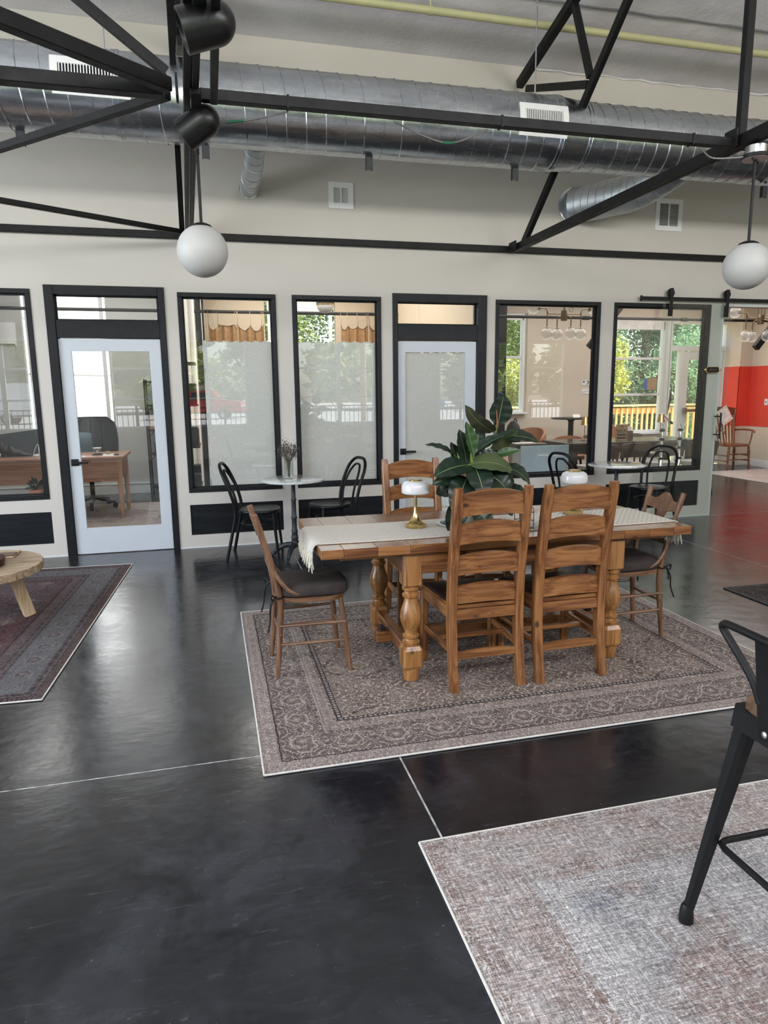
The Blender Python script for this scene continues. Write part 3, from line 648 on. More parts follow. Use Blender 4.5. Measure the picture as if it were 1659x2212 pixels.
def branch(pts, r):
    P = bez(pts, 12); o = MB().tube(P, r, 28).build('branch_duct', M['galv_dull'], t); L_ = 0; S_ = []; a = 0
    for p, q in zip(P, P[1:]):
        d = (q-p).normalized(); x = d.cross(V((0, 0, 1))).normalized(); y = x.cross(d); k = max(2, int((q-p).length/.0038))
        for i in range(k): S_.append(p+(q-p)*(i/k)+(x*cos(a)+y*sin(a))*(r+.001)); a += 2*pi*.0038/.075
    MB().tube(S_, .0035, 4, cap=False).build('spiral_seam', M['galv_dull'], o)
    x, _, z = pts[0]; MB().lathe([(r+.001, .0), (r+.008, .001), (r+.007, .006), (r+.001, .008)], (x, 0, z), 28, (0, -1, 0)).build('wall_collar', gv, o)
branch([(.462, -.001, 3.432), (.464, -.35, 3.434), (.468, -.65, 3.47), (.475, -1.0, 3.62)], .083); branch([(3.868, -.001, 3.46), (4.06, -.28, 3.462), (4.28, -.60, 3.50), (4.52, -1.05, 3.70)], .178)
for x in (-.61, 2.835): MB().tube([(x, yc, zc+.28), (x, yc, zr(yc)+.02)], .006, 6).build('hanger_rod', gv, t)
def duct_grille(x0, x1, r, a0, a1):
    gr = None; mb = MB(); pt = lambda x, a, rr: V((x, yc-rr*cos(a), zc+rr*sin(a)))
    def strip(xa, xb, aa, ab, ro, ri):
        mb.slab(lambda u, v: (pt(xa+(xb-xa)*u, aa+(ab-aa)*v, (ro+ri)/2), (pt(0, aa+(ab-aa)*v, 1)-pt(0, 0, 0)).normalized()), 2, 6, ro-ri)
    w = .05; wa = w/r
    for (xa, xb, aa, ab) in ((x0, x0+w, a0, a1), (x1-w, x1, a0, a1), (x0+w, x1-w, a0, a0+wa), (x0+w, x1-w, a1-wa, a1)): strip(xa, xb, aa, ab, r+.014, r+.002)
    gr = mb.build('supply_grille', M['white'], t)
    mb = MB(); strip(x0+w, x1-w, a0+wa, a1-wa, r+.004, r+.002); mb.build('backing', M['gap'], gr)
    mb = MB(); k = 21
    for i in range(k):
        x = x0+w+(x1-x0-2*w)*(i+.5)/k; strip(x-.0035, x+.0035, a0+wa, a1-wa, r+.012, r+.004)
    tag(mb.build('slats', M['white'], gr), kind='stuff')
    return gr
duct_grille(-.945, -.43, .2905, -.40, .43); duct_grille(2.565, 3.0, .2905, -.42, .42)
for i, x in enumerate((-1.233, .072, 1.37, 2.665, 5.25)):
    mb = MB(); mb.box(x-.028, x+.028, yc-.012, yc-.008, 3.325, 3.428); mb.box(x-.028, x-.024, yc-.012, yc+.02, 3.325, 3.428); mb.box(x+.024, x+.028, yc-.012, yc+.02, 3.325, 3.428)
    if i in (2,): mb.lathe([(.007, 0), (.007, .006)], (x+.01, yc-.012, 3.345), 8, (0, -1, 0))
    tag(mb.build('duct_bracket', M['iron'], smooth=False), 'short dark channel bracket under the big duct, %s' % ['below its far left end', 'just right of the left truss', 'above the left wall vent', 'left of the right truss', 'at the far right end'][i], 'bracket', 'duct brackets')
# return-air grilles in the wall
for (x0, x1, z0, z1, lb) in ((1.224, 1.468, 3.30, 3.54, 'small square white vent grille high on the wall right of the thin side duct'), (4.862, 5.20, 3.255, 3.588, 'larger white vent grille high on the wall at the right')):
    t2 = thing('wall_vent', lb, 'vent', ((x0+x1)/2, 0, z0)); w = .05
    mb = MB()
    for q in ((x0, x1, z1-w, z1), (x0, x1, z0, z0+w), (x0, x0+w, z0+w, z1-w), (x1-w, x1, z0+w, z1-w), ((x0+x1)/2-.006, (x0+x1)/2+.006, z0+w, z1-w)): mb.box(q[0], q[1], -.012, 0, q[2], q[3])
    mb.build('vent_frame', M['white'], t2, smooth=False); MB().box(x0+w, x1-w, -.003, -.001, z0+w, z1-w).build('backing', M['gap'], t2, smooth=False)
    mb = MB(); k = 16
    for i in range(k): z = z0+w+(z1-z0-2*w)*(i+.5)/k; mb.bar((x0+w, -.006, z), (x1-w, -.006, z), .005, .004, (0, 1, .8))
    tag(mb.build('louvres', M['white'], t2, smooth=False), kind='stuff')

# sprinkler pipe
t = thing('sprinkler_pipe', 'pale yellow-green pipe running under the grey sloped ceiling', 'pipe', (3, -.71, 4.78))
MB().tube([(-5.95, -.71, 4.775), (10.25, -.71, 4.775)], .032, 14).build('pipe', M['yellowpipe'], t)
for x in (-2.2, 2.03, 6.35):
    MB().tube([(x, -.71, 4.775), (x, -.71, zr(-.71)+.03)], .008, 6).build('hanger_rod', M['yellowpipe'], t); MB().lathe([(.037, -.015), (.037, .015)], (x, -.71, 4.775), 14, (1, 0, 0)).build('pipe_clamp', M['yellowpipe'], t)
for x in (5.85,):
    MB().tube([(x, -.71, 4.80), (x, -.71, 4.90)], .012, 8).build('sprinkler_stem', M['yellowpipe'], t); MB().lathe([(.012, 0), (.035, .006), (.03, .02), (.012, .03)], (x, -.71, 4.87), 12).build('valve_wheel', M['redvalve'], t)

# flexible conduits
def flex(pts, label, wraps):
    t = thing('flex_conduit', label, 'conduit', pts[0]); P = bez(pts, 10)
    MB().tube(P, [.0045+.0012*(i % 2) for i in range(len(P))], 8).build('conduit', M['copper'], t)
    for (a, b) in wraps: MB().tube(P[a:b], .0075, 8).build('tape', M['greenwrap'], t)
flex([(.16, -3.10, 2.90), (.30, -3.13, 2.915), (.46, -3.19, 2.94)], 'short metal flex conduit with green tape at the lower spotlight', [(0, 7)])
flex([(1.02, -3.19, 2.94), (1.18, -3.15, 2.90), (1.36, -3.14, 2.875), (1.55, -3.19, 2.94)], 'slack metal flex conduit with green tape below the tie beam', [(17, 22)])
flex([(2.90, -3.19, 2.945), (2.98, -3.20, 2.89), (3.08, -3.27, 2.875), (3.15, -3.30, 2.878)], 'pale curved conduit entering the right lamp box', [])

# globe pendants
def pendant(x, y, zb, label, box):
    t = thing('globe_pendant', label, 'lamp', (x, y, zb-.13)); top = 2.95
    if box:
        MB().lathe([(.06, 0), (.06, .045), (.05, .05)], (x, y, top-.06), 20).build('junction_box', M['boxmetal'], t)
        MB().lathe([(.0, -.001), (.078, 0), (.08, .004), (.08, .022), (.06, .024)], (x, y, top-.085), 24).build('canopy', [M['matt']], t)
        MB().lathe([(.0, 0), (.074, 0), (.074, .001)], (x, y, top-.0865), 24).build('canopy_plate', M['pink'], t)
        for a in (.6, 3.7): MB().lathe([(.006, 0), (.006, .012)], (x+.05*cos(a), y+.05*sin(a), top-.098), 8).build('screw', M['matt'], t)
    else: MB().lathe([(.06, 0), (.06, .02), (.02, .024)], (x, y, top-.022), 20).build('canopy', M['matt'], t)
    MB().tube([(x, y, top-.06), (x, y, zb+.12)], .0085, 10).build('stem', M['matt'], t)
    MB().tube([(x, y, top-.09), (x, y, top-.16)], .011, 10).build('stem_collar', M['matt'], t)
    MB().lathe([(.0, .144), (.03, .143), (.052, .134), (.058, .125), (.05, .124)], (x, y, zb), 24).build('globe_cap', M['matt'], t)
    MB().ball((x, y, zb), .136, 36).build('globe', M['milk_matt'], t)
pendant(.005, -2.93, 2.300, 'white globe pendant hanging from the left truss in front of the wall', False)
pendant(3.2, -3.30, 2.262, 'white globe pendant hanging at the right edge above the sliding door', True)
# black spotlights on the left truss
def spot(c, ax, label, r=.078, L=.205):
    ax = V(ax).normalized(); c = V(c); t = thing('spotlight', label, 'lamp', c)
    prof = [(r*sin(q*pi/20), -L/2+.082-.082*cos(q*pi/20)) for q in range(11)]+[ (r, L/2), (r-.006, L/2+.002), (r-.01, L/2-.004), (r-.012, L/2-.09), (r*.55, L/2-.12), (0, L/2-.125)]
    MB().lathe(prof, c, 36, ax).build('shade', M['blackgloss'], t, sharp=50)
    p = c-ax*.03+V((0, 0, r*.6)); MB().tube([p, (p.x, c.y+.02, 2.95)], .014, 10).build('mount_arm', M['matt'], t)
    MB().box(xl(c.y)+.0, xl(c.y)+.05, c.y-.22, c.y+.16, 2.925, 2.952, .003).build('track_adapter', M['matt'], t)
spot((.070, -4.04, 2.90), (-.93, .02, -.30), 'large black dome spotlight at the top, its open end facing left')
spot((.028, -3.12, 2.875), (-.80, .28, -.50), 'black dome spotlight just above the left globe pendant')
t = thing('light_track', 'black lighting track under the left truss', 'track', (.06, -4.5, 2.93))
MB().box(xl(-4.5)+.05, xl(-4.5)+.085, -8.5, -3.26, 2.915, 2.95, .003).build('track_rail', M['matt'], t)

# barn-door rail, glass sliding door, plaque
t = thing('door_rail', 'flat black sliding-door rail above the library opening', 'rail', (6.4, -.05, 2.52))
MB().box(4.717, 8.3, -.058, -.047, 2.505, 2.545, .002).build('rail_bar', M['matt'], t)
for x in (4.82, 5.45, 6.2, 7.0, 7.8): MB().lathe([(.011, 0), (.011, .052)], (x, 0, 2.525), 12, (0, -1, 0)).build('standoff', M['matt'], t); MB().lathe([(.013, 0), (.013, .006), (.006, .008)], (x, -.058, 2.525), 8, (0, -1, 0)).build('bolt', M['matt'], t)
MB().box(4.70, 4.717, -.066, -.04, 2.495, 2.555, .003).build('end_stop', M['matt'], t)
t = thing('sliding_glass_door', 'frameless sliding glass door slid open over the last window', 'door', (5.47, -.04, .01))
MB().box(5.003, 5.94, -.043, -.033, .008, 2.492).build('glass_pane', M['glass_green'], t, smooth=False)
for x in (5.085, 5.829):
    MB().box(x-.021, x+.021, -.075, -.064, 2.335, 2.64, .003).build('hanger_strap', M['matt'], t)
    MB().box(x-.021, x+.021, -.066, -.044, 2.335, 2.46, .002).build('clamp_plate', M['matt'], t)
    MB().lathe([(.0, 0), (.045, 0), (.047, .003), (.04, .007), (.047, .012), (.045, .015), (0, .015)], (x, -.045, 2.590), 24, (0, -1, 0)).build('roller', M['matt'], t)
hd = MB(); hd.tube([(5.829, -.10, .94), (5.829, -.10, 1.245)], .011, 10); hd.build('pull_handle', M['matt'], t)
mb = MB(); mb.tube([(5.829, .03, .94), (5.829, .03, 1.245)], .011, 10)
for z in (.985, 1.20): mb.tube([(5.829, -.10, z), (5.829, .03, z)], .008, 8)
mb.build('pull_handle', M['matt'], t)
t = thing('room_plaque', 'small black plaque with gilt edge lettered LIBRARY on the glass door', 'sign', (5.716, -.045, 1.71))
def plaque(s):
    w, h = .082*s, .031*s; P = []
    for sx, sz in ((1, 1), (-1, 1), (-1, -1), (1, -1)):
        q = [(w, h*.55), (w-.008, h*.6), (w-.010, h)]; q = q if sx*sz > 0 else q[::-1]
        P += [(a*sx, b*sz) for a, b in q]
    return P
F = lambda e: (lambda u, v, y: (5.716+u, y, 1.741+v))
mb = MB(); mb.prism(plaque(1.12), -.0455, -.0432, lambda u, v, y: (5.716+u, y, 1.741+v)); mb.build('gilt_edge', M['brass'], t, smooth=False)
MB().prism(plaque(1), -.0485, -.0455, lambda u, v, y: (5.716+u, y, 1.741+v)).build('plate', M['matt'], t, smooth=False)
for sx in (-1, 1): MB().lathe([(.010, 0), (.016, .002), (.012, .004), (.006, .004)], (5.716+sx*.098, -.0432, 1.741), 14, (0, -1, 0)).build('scroll_end', M['brass'], t)
text('lettering', 'LIBRARY', .034, (5.716, -.0487, 1.741), (pi/2, 0, 0), M['bronze'], t)

# ================================================================== MAIN HALL
RZ = .009
def rug(label, cx, cy_, hx, hy, mt, bind, rz=0., z=0., cat='rug'):
    t = thing('area_rug', label, cat, (cx, cy_, z), rz)
    MB().box(-hx+.008, hx-.008, -hy+.008, hy-.008, .0015, RZ-.001).build('pile', mt, t, local=True, smooth=False)
    pts = [(sx*(hx-.006), sy*(hy-.006), .006) for sx, sy in ((-1, -1), (1, -1), (1, 1), (-1, 1))]
    mb = MB()
    for a, b in zip(pts, pts[1:]+pts[:1]): mb.tube([a, b], .0045, 8)
    mb.build('edge_binding', bind, t, local=True); return t
hx, hy = 1.452, 1.075
rug('brown and taupe Persian style rug under the dining table', 1.578, -3.29, hx, hy, rug_mat('persian_rug_brown', hx, hy, (.128, .090, .074), (.245, .190, .160), (.075, .042, .037), (.50, .435, .385), (.03, .024, .028),
    ((0, .085, (.31, .25, .235), 'dots'), (.085, .092, (.04, .03, .03), ''), (.092, .30, (.145, .113, .105), 'main'), (.30, .308, (.40, .35, .33), ''), (.308, .36, (.27, .21, .19), 'dots'), (.375, .385, (.05, .04, .04), ''), (.385, .40, (.36, .31, .29), 'bars'), (.40, .406, (.035, .028, .03), '')), line=.75, motif=.8, wear=.14, streak=.16, wearcol=(.34, .30, .275)), M['binding'])
hx, hy = 1.2, 1.42
rug('plum and grey-blue bordered rug at the left under the low round table', -2.035, -1.88, hx, hy, rug_mat('persian_rug_plum', hx, hy, (.062, .038, .042), (.092, .06, .062), (.105, .03, .038), (.20, .165, .16), (.026, .02, .023),
    ((0, .05, (.125, .078, .072), 'bars'), (.05, .11, (.045, .032, .035), 'dots'), (.11, .30, (.125, .128, .135), 'main'), (.30, .37, (.058, .042, .045), 'dots'), (.37, .415, (.18, .125, .12), 'bars'), (.415, .43, (.035, .026, .028), ''), (.43, .47, (.105, .055, .058), '')), cell=.3, line=.4, wear=.3, streak=.25, wearcol=(.15, .13, .135)), M['binding'], radians(-3))
hx, hy = 1.55, 1.2
rug('large faded cream, rust and blue-grey rug in the front right corner', .612+hx, -4.915-hy, hx, hy, rug_mat('faded_rug', hx, hy, (.28, .26, .26), (.45, .43, .43), (.14, .165, .205), (.60, .58, .57), (.15, .105, .095),
    ((0, .055, (.28, .19, .155), 'dots'), (.055, .24, (.36, .28, .25), 'main'), (.24, .29, (.27, .19, .16), 'dots'), (.29, .36, (.42, .39, .38), 'dots')), cell=.5, line=.34, wear=.5, streak=.8, wearcol=(.52, .505, .51), gold=(.16, .17, .15), motif=.6, thread=.36, patch2=(.225, .135, .105)), M['binding'])
hx, hy = 1.3, .95
rug('dark charcoal patterned rug at the right edge beyond the table', 3.785+hx, -2.652-hy, hx, hy, rug_mat('charcoal_rug', hx, hy, (.035, .028, .027), (.06, .048, .045), (.045, .025, .022), (.14, .12, .11), (.014, .012, .013), ((0, .06, (.05, .042, .04), 'dots'), (.06, .2, (.03, .025, .025), 'main')), line=.4, wear=.3, streak=.2, wearcol=(.10, .09, .085)), M['darkbinding'])

# ---- dining table
t = thing('dining_table', 'honey pine farmhouse dining table with turned legs on the brown rug', 'table', (1.55, -3.27, RZ))
ZT = .772
def plank(x0, x1, y0, y1, m_):
    mb = MB().box(x0+.0005, x1-.0005, y0+.0005, y1-.0005, ZT-.047, ZT, .0016)
    for k, f in enumerate(mb.f):
        a, b, c = (V(mb.v[i]) for i in f[:3]); mb.mi[k] = 0 if abs((b-a).cross(c-a).normalized().z) > .9 else 1  # upward faces get the darker glare tone, edges the honey pine
    return mb.build('plank', [m_, M['pine_x']], t)
Y0, Y1 = -3.72, -2.82
for x0, x1 in ((.488, .602), (2.488, 2.602)): plank(x0, x1, Y0, Y1, M['glare_dark_top_y'])
for x0, x1 in ((.602, .775), (.775, .945), (2.175, 2.33), (2.33, 2.488)): plank(x0, x1, Y0, Y1, M['glare_dark_top_y'])
for k in range(5): plank(.945, 2.175, Y0+(Y1-Y0)*k/5, Y0+(Y1-Y0)*(k+1)/5, M['glare_dark_top_x'])
for y in (-3.665, -2.875): MB().box(.93, 2.21, y-.011, y+.011, .605, ZT-.053, .003).build('apron', M['pine_x'], t)
for x in (.93, 2.205): MB().box(x-.011, x+.011, -3.66, -2.88, .605, ZT-.053, .003).build('apron', M['pine_y'], t)
for y in (-3.60, -2.94): MB().box(.60, 2.49, y-.02, y+.02, ZT-.082, ZT-.053).build('leaf_slide', M['pine_x'], t)
lp = [(.034, 0), (.040, .004), (.047, .055), (.046, .068), (.04, .075)]
vase = [(.040, .205), (.046, .214), (.047, .228), (.036, .236), (.034, .244), (.044, .252), (.045, .262), (.034, .272), (.033, .285), (.042, .305), (.054, .335), (.059, .362), (.056, .392), (.045, .425), (.036, .452), (.034, .468), (.044, .476), (.046, .488), (.036, .497), (.035, .506), (.046, .514), (.047, .526), (.040, .534)]
def oct_block(mb, x, y, z0, z1, h, ch):
    c = .02
    for (za, zb, ha, hb) in ((z0, z0+ch, h-.012, h), (z0+ch, z1-ch, h, h), (z1-ch, z1, h, h-.012)):
        P = []
        for z, q in ((za, ha), (zb, hb)): P += [(x+a*q, y+b*q, z) for a, b in ((-1, -.8), (-.8, -1), (.8, -1), (1, -.8), (1, .8), (.8, 1), (-.8, 1), (-1, .8))]
        mb.add(P, [(i, (i+1) % 8, 8+(i+1) % 8, 8+i) for i in range(8)]+[tuple(reversed(range(8))), tuple(range(8, 16))])
for x in (.972, 2.163):
    for y in (-3.627, -2.915):
        mb = MB(); mb.lathe([(r*1.0, RZ+z) for r, z in lp], (x, y, 0), 24); oct_block(mb, x, y, RZ+.066, .208, .054, .022)
        mb.lathe(vase, (x, y, 0), 28); oct_block(mb, x, y, .53, ZT-.053, .051, .014); mb.build('leg', M['gold_z'], t)
for x in (.972, 2.163): MB().box(x-.03, x+.03, -3.58, -2.96, .115, .185, .006).build('cross_stretcher', M['pine_y'], t)
MB().box(.86, 2.275, -3.31, -3.23, .105, .17, .006).build('long_stretcher', M['pine_x'], t)
for x in (.90, 2.235): MB().box(x-.018, x+.018, -3.30, -3.24, .165, .195, .006).build('wedge_peg', M['leather'], t)

# ---- ladder-back chairs (local: rear posts at y=0, facing +y)
def make_ladderback():
    t = thing('ladderback_chair', None, 'chair'); w = .185
    for s in (-1, 1):
        P = bez([(s*w, -.045, 0), (s*w, -.008, .22), (s*w, .005, .44), (s*w, -.022, .72), (s*w, -.085, 1.065)], 6)
        mb = MB()
        for a, b in zip(P, P[1:]): pass
        n = len(P); V_ = []; F_ = []
        for i, p in enumerate(P):
            hw, hd = .0225, .027-.006*abs(i/(n-1)-.4); top = .006 if i == n-1 else 0
            c = .005
            for (a, b) in ((-hw+c, -hd), (hw-c, -hd), (hw, -hd+c), (hw, hd-c), (hw-c, hd), (-hw+c, hd), (-hw, hd-c), (-hw, -hd+c)): V_.append((p.x+a*(1-top*30), p.y+b*(1-top*30), p.z))
        for i in range(n-1): F_ += [(i*8+k, i*8+(k+1) % 8, i*8+8+(k+1) % 8, i*8+8+k) for k in range(8)]
        F_ += [tuple(reversed(range(8))), tuple((n-1)*8+k for k in range(8))]
        mb.add(V_, F_); mb.build('rear_post', M['pine_z'], t, local=True)
        MB().bar((s*(w+.022), .40, 0), (s*(w+.022), .40, .425), .04, .04, (0, 1, 0), .004).build('leg', M['pine_z'], t, local=True)
        MB().bar((s*(w+.002), .0, .205), (s*(w+.022), .40, .205), .02, .034, b=.003).build('side_stretcher', M['pine_y'], t, local=True)
        MB().bar((s*(w+.002), .0, .405), (s*(w+.024), .42, .405), .022, .06, b=.003).build('seat_rail', M['pine_y'], t, local=True)
    yb = lambda z: .005-.09*max(0, (z-.44)/.625)**1.35
    for (zm, h, ar) in ((.508, .090, .020), (.668, .094, .024), (.834, .096, .026), (.985, .108, .030)):
        def fn(u, v):
            a = (u-.5)*2; z0 = zm-h/2+ar*.55*(1-a*a)-ar*.4; z1 = zm+h/2-ar*.4+ar*(1-a*a); z = z0+(z1-z0)*v
            return ((a*(w-.016), yb(zm)-.022*(1-a*a)*0.8, z), (0, 1, .12))
        MB().slab(fn, 14, 3, .019).build('ladder_slat', M['pine_x'], t, local=True, sharp=50)
    MB().slab(lambda u, v: ((lambda a: (a*(w-.012), -.02, .160+.045*v*(1-.25*a*a)+.004))((u-.5)*2), (0, 1, 0)), 10, 2, .018).build('rear_stretcher', M['pine_x'], t, local=True, sharp=50)
    MB().box(-w+.012, w-.012, -.012, .012, .368, .424, .003).build('rear_rail', M['pine_x'], t, local=True)
    MB().box(-w-.02, w+.02, .395, .422, .372, .43, .003).build('front_rail', M['pine_x'], t, local=True)
    MB().bar((-w-.01, .20, .205), (w+.01, .20, .205), .03, .022, b=.003).build('middle_stretcher', M['pine_x'], t, local=True)
    def seat(u, v):
        a, b = (u-.5)*2, v; hw = w+.0+.03*b
        return ((a*hw, .0+.435*b, .438-.010*(1-a*a)*sin(pi*b)), (0, 0, 1))
    MB().slab(seat, 10, 8, .018).build('seat_board', M['pine_x'], t, local=True, sharp=50)
    def pad(u, v):
        a, b = (u-.5)*2, v; hw = w-.012+.03*b
        return ((a*hw, .03+.385*b, .452+.012*(1-a**4)*(1-(2*b-1)**4)), (0, 0, 1))
    MB().slab(pad, 10, 8, .014).build('seat_pad', M['leather'], t, local=True, sharp=60); return t
c0 = make_ladderback(); g = 'tall ladder-back dining chairs'
for i, (x, y, rz, lb) in enumerate(((1.328, -3.79, 0, 'pine ladder-back chair in front of the potted plant, near side of table'), (1.803, -3.80, .012, 'pine ladder-back chair at the near right side, hiding the second brass lamp'),
        (1.335, -2.475, pi, 'pine ladder-back chair on the far side behind the left brass lamp'), (1.865, -2.475, pi, 'pine ladder-back chair on the far side, mostly hidden behind the plant'))):
    o = c0 if i == 0 else copy_tree(c0); o.location = (x, y, RZ); o.rotation_euler.z = rz; tag(o, lb, 'chair', g)

# ---- press-back side chairs with cushions (local: facing +y, rear legs at y=0)
def make_sidechair():
    t = thing('side_chair', None, 'chair'); w = .145
    for s in (-1, 1):
        MB().tube(bez([(s*(w+.01), -.03, 0), (s*w, -.012, .2), (s*(w-.005), 0, .42), (s*(w+.008), -.045, .66), (s*(w+.018), -.118, .905)], 6), [.013+.004*sin(min(1, i/20)*pi) if i < 22 else .0165 for i in range(25)], 12).build('rear_post', M['brown_z'], t, local=True)
        MB().tube([(s*.178, .375, 0), (s*.17, .36, .10), (s*.158, .345, .28), (s*.15, .33, .42)], [.0115, .0155, .017, .013], 12).build('leg', M['brown_z'], t, local=True)
        for z in (.18, .285): MB().tube([(s*.152, -.01, z), (s*.162, .17, z), (s*.168, .355, z)], [.008, .0105, .008], 8).build('side_stretcher', M['brown_y'], t, local=True)
        MB().tube(bez([(s*(w+.004), -.035, .62), (s*(w+.022), .0, .545), (s*(w+.03), .06, .478), (s*(w+.028), .15, .452)], 8), [.0085+.003*sin(pi*i/24) for i in range(25)], 10).build('hip_brace', M['brown_y'], t, local=True)
    for (y0, z) in ((.352, .22), (-.005, .24)): MB().tube([(-.165, y0, z), (0, y0, z), (.165, y0, z)], [.008, .011, .008], 8).build('cross_stretcher', M['brown_z'], t, local=True)
    def ring(k):
        a = 2*pi*k/36; c, s_ = cos(a), sin(a); r = 1/(abs(c)**3.2+abs(s_)**3.2)**(1/3.2); return (.185*c*r*(1+.06*s_), .175+.195*s_*r)
    mb = MB(); mb.prism([ring(k) for k in range(36)], .415, .442, lambda u, v, e: (u, v, e)); mb.build('seat', M['brown_y'], t, local=True)
    ybk = lambda z: -.0-.118*max(0, (z-.42)/.485)**1.25
    def crest(u, v):
        a = (u-.5)*2; top = .862+.018*cos(a*2*pi)*(.7)+.012*cos(a*pi)-.010*a*a*2; bot = .785-.02*(1-abs(a))**2
        z = bot+(top-bot)*v; return ((a*(w+.006), ybk(z)-.012*(1-a*a), z), (0, 1, .25))
    MB().slab(crest, 24, 4, .018).build('crest_rail', M['brown_z'], t, local=True, sharp=50)
    MB().slab(lambda u, v: (((u-.5)*2*(.048-.018*sin(pi*v)), ybk(.62+.17*v)-.010, .62+.17*v), (0, 1, .2)), 4, 10, .010).build('splat', M['brown_z'], t, local=True, sharp=50)
    MB().slab(lambda u, v: (((u-.5)*2*w, ybk(.6)-.006, .585+.045*v), (0, 1, .15)), 6, 2, .016).build('lower_rail', M['brown_z'], t, local=True, sharp=50)
    def cush(sg):
        def f(u, v):
            a = 2*pi*u; c, s_ = cos(a), sin(a); q = 1/(abs(c)**4+abs(s_)**4)**.25; h = .5+.5*v
            rr = sin(v*pi/2)
            return (0, 0, 0)
        return f
    mb = MB(); n = 40; P = []; F = []
    prof = [(0, .444), (.93, .445), (.99, .452), (1.0, .465), (1.0, .486), (.985, .499), (.93, .508), (.75, .513), (.45, .511), (0, .507)]
    for q, z in prof:
        for k in range(n):
            a = 2*pi*k/n; c, s_ = cos(a), sin(a); r = 1/(abs(c)**4.5+abs(s_)**4.5)**(1/4.5)
            P.append((.19*c*r*max(q, .001)*(1+.05*s_), .188+.195*s_*r*max(q, .001), z+(.003*sin(9*c*q+3*s_) if .3 < q < .97 and z > .5 else 0)))
    for i in range(len(prof)-1): F += [(i*n+k, i*n+(k+1) % n, (i+1)*n+(k+1) % n, (i+1)*n+k) for k in range(n)]
    mb.add(P, F); cu = mb.build('seat_cushion', M['cushion'], t, local=True, sharp=80)
    for s in (-1, 1):
        mb = MB()
        mb.tube(bez([(s*.13, .0, .455), (s*.155, -.03, .45), (s*.165, -.005, .445), (s*.135, .022, .448)], 6), .005, 6)
        mb.tube(bez([(s*.158, -.028, .45), (s*.168, -.055, .40), (s*.172, -.06, .33), (s*.19, -.075, .265)], 6), .0045, 6); mb.tube(bez([(s*.158, -.028, .45), (s*.15, -.05, .42), (s*.155, -.055, .37)], 6), .0045, 6)
        mb.tube(bez([(s*.158, -.026, .45), (s*.175, -.05, .47), (s*.172, -.045, .44), (s*.158, -.028, .45)], 5), .0045, 6)
        mb.build('tie_cord', M['matt'], cu, local=True)
    return t
s0 = make_sidechair(); g = 'cushioned side chairs at the table ends'
for i, (x, y, rz, lb) in enumerate(((.305, -3.25, -pi/2+.02, 'small brown side chair with dark cushion at the left end of the table'), (2.63, -3.29, pi/2-.02, 'small brown side chair with wavy crest at the right end of the table'))):
    o = s0 if i == 0 else copy_tree(s0); o.location = (x, y, RZ); o.rotation_euler.z = rz; tag(o, lb, 'chair', g)

# ---- table runner
t = thing('table_runner', 'cream woven runner with fringed ends along the dining table', 'runner', (1.54, -3.36, ZT))
ya, yb_ = -3.59, -3.13; zt = ZT+.005
L = [(.462, zt-.062), (.464, zt-.045), (.468, zt-.02), (.476, zt-.006), (.49, zt), (.53, zt)]+[(.6+.1*i, zt) for i in range(19)]+[(2.52, zt), (2.59, zt), (2.610, zt-.006), (2.618, zt-.02), (2.622, zt-.045), (2.624, zt-.06)]
nn = len(L)-1
def rf_(u, v):
    i = min(int(u*nn), nn-1); f = u*nn-i; a, b = L[i], L[i+1]; i2 = min(max(i, 0), nn)
    x, z = a[0]+(b[0]-a[0])*f, a[1]+(b[1]-a[1])*f; d = V((b[0]-a[0], 0, b[1]-a[1])).normalized(); nrm = V((-d.z, 0, d.x))
    y = ya+(yb_-ya)*v+.008*sin(x*5)+(.03 if x > 2.0 else 0)*(x-2.0)*0
    if z < zt-.01: x += (.012*sin(v*17)-.006)*(1 if x < 1 else -1)*(zt-z)*6
    return ((x, y, z), nrm)
MB().slab(rf_, nn, 16, .006).build('woven_cloth', M['runner'], t, sharp=60)
random.seed(7); mb = MB()
for x, zz, sg in ((.462, zt-.062, -1), (2.624, zt-.06, 1)):
    for k in range(70):
        y = ya+(yb_-ya)*(k+.5)/70; l = random.uniform(.055, .095)
        p = [(x, y, zz+.01), (x+sg*random.uniform(0, .012), y+random.uniform(-.006, .006), zz-l*.5), (x+sg*random.uniform(-.008, .02), y+random.uniform(-.012, .012), zz-l)]
        mb.tube(bez(p, 3), [.0045, .005, .0045, .005, .0045, .004, .002], 5)
tag(mb.build('fringe', M['fringe'], t), kind='stuff')

# ---- brass mushroom lamps
def make_lamp():
    t = thing('table_lamp', None, 'lamp')
    MB().lathe([(0, 0), (.058, 0), (.060, .003), (.060, .022), (.056, .027), (.045, .031), (.030, .043), (.019, .062), (.0125, .09), (.010, .115)], n=40).build('lamp_base', M['brass'], t, local=True)
    MB().lathe([(.0085, .10), (.0085, .245)], n=16).build('stem', M['brass'], t, local=True)
    MB().lathe([(.012, .192), (.072, .193), (.0795, .199), (.080, .207), (.079, .238), (.071, .254), (.055, .262), (.034, .265), (.01, .265)], n=44).build('shade', M['milk'], t, local=True, sharp=60)
    mb = MB(); mb.lathe([(.0, .264), (.036, .264), (.038, .267), (.038, .271), (.034, .274), (0, .274)], n=32); mb.build('top_cap', M['brass'], t, local=True); return t
l0 = make_lamp()
for i, (x, y, lb) in enumerate(((1.092, -3.325, 'brass table lamp with white glass shade at the left of the plant'), (2.140, -3.22, 'brass table lamp with white glass shade behind the right ladder-back chair'))):
    o = l0 if i == 0 else copy_tree(l0); o.location = (x, y, zt+.003); tag(o, lb, 'lamp', 'brass mushroom lamps')

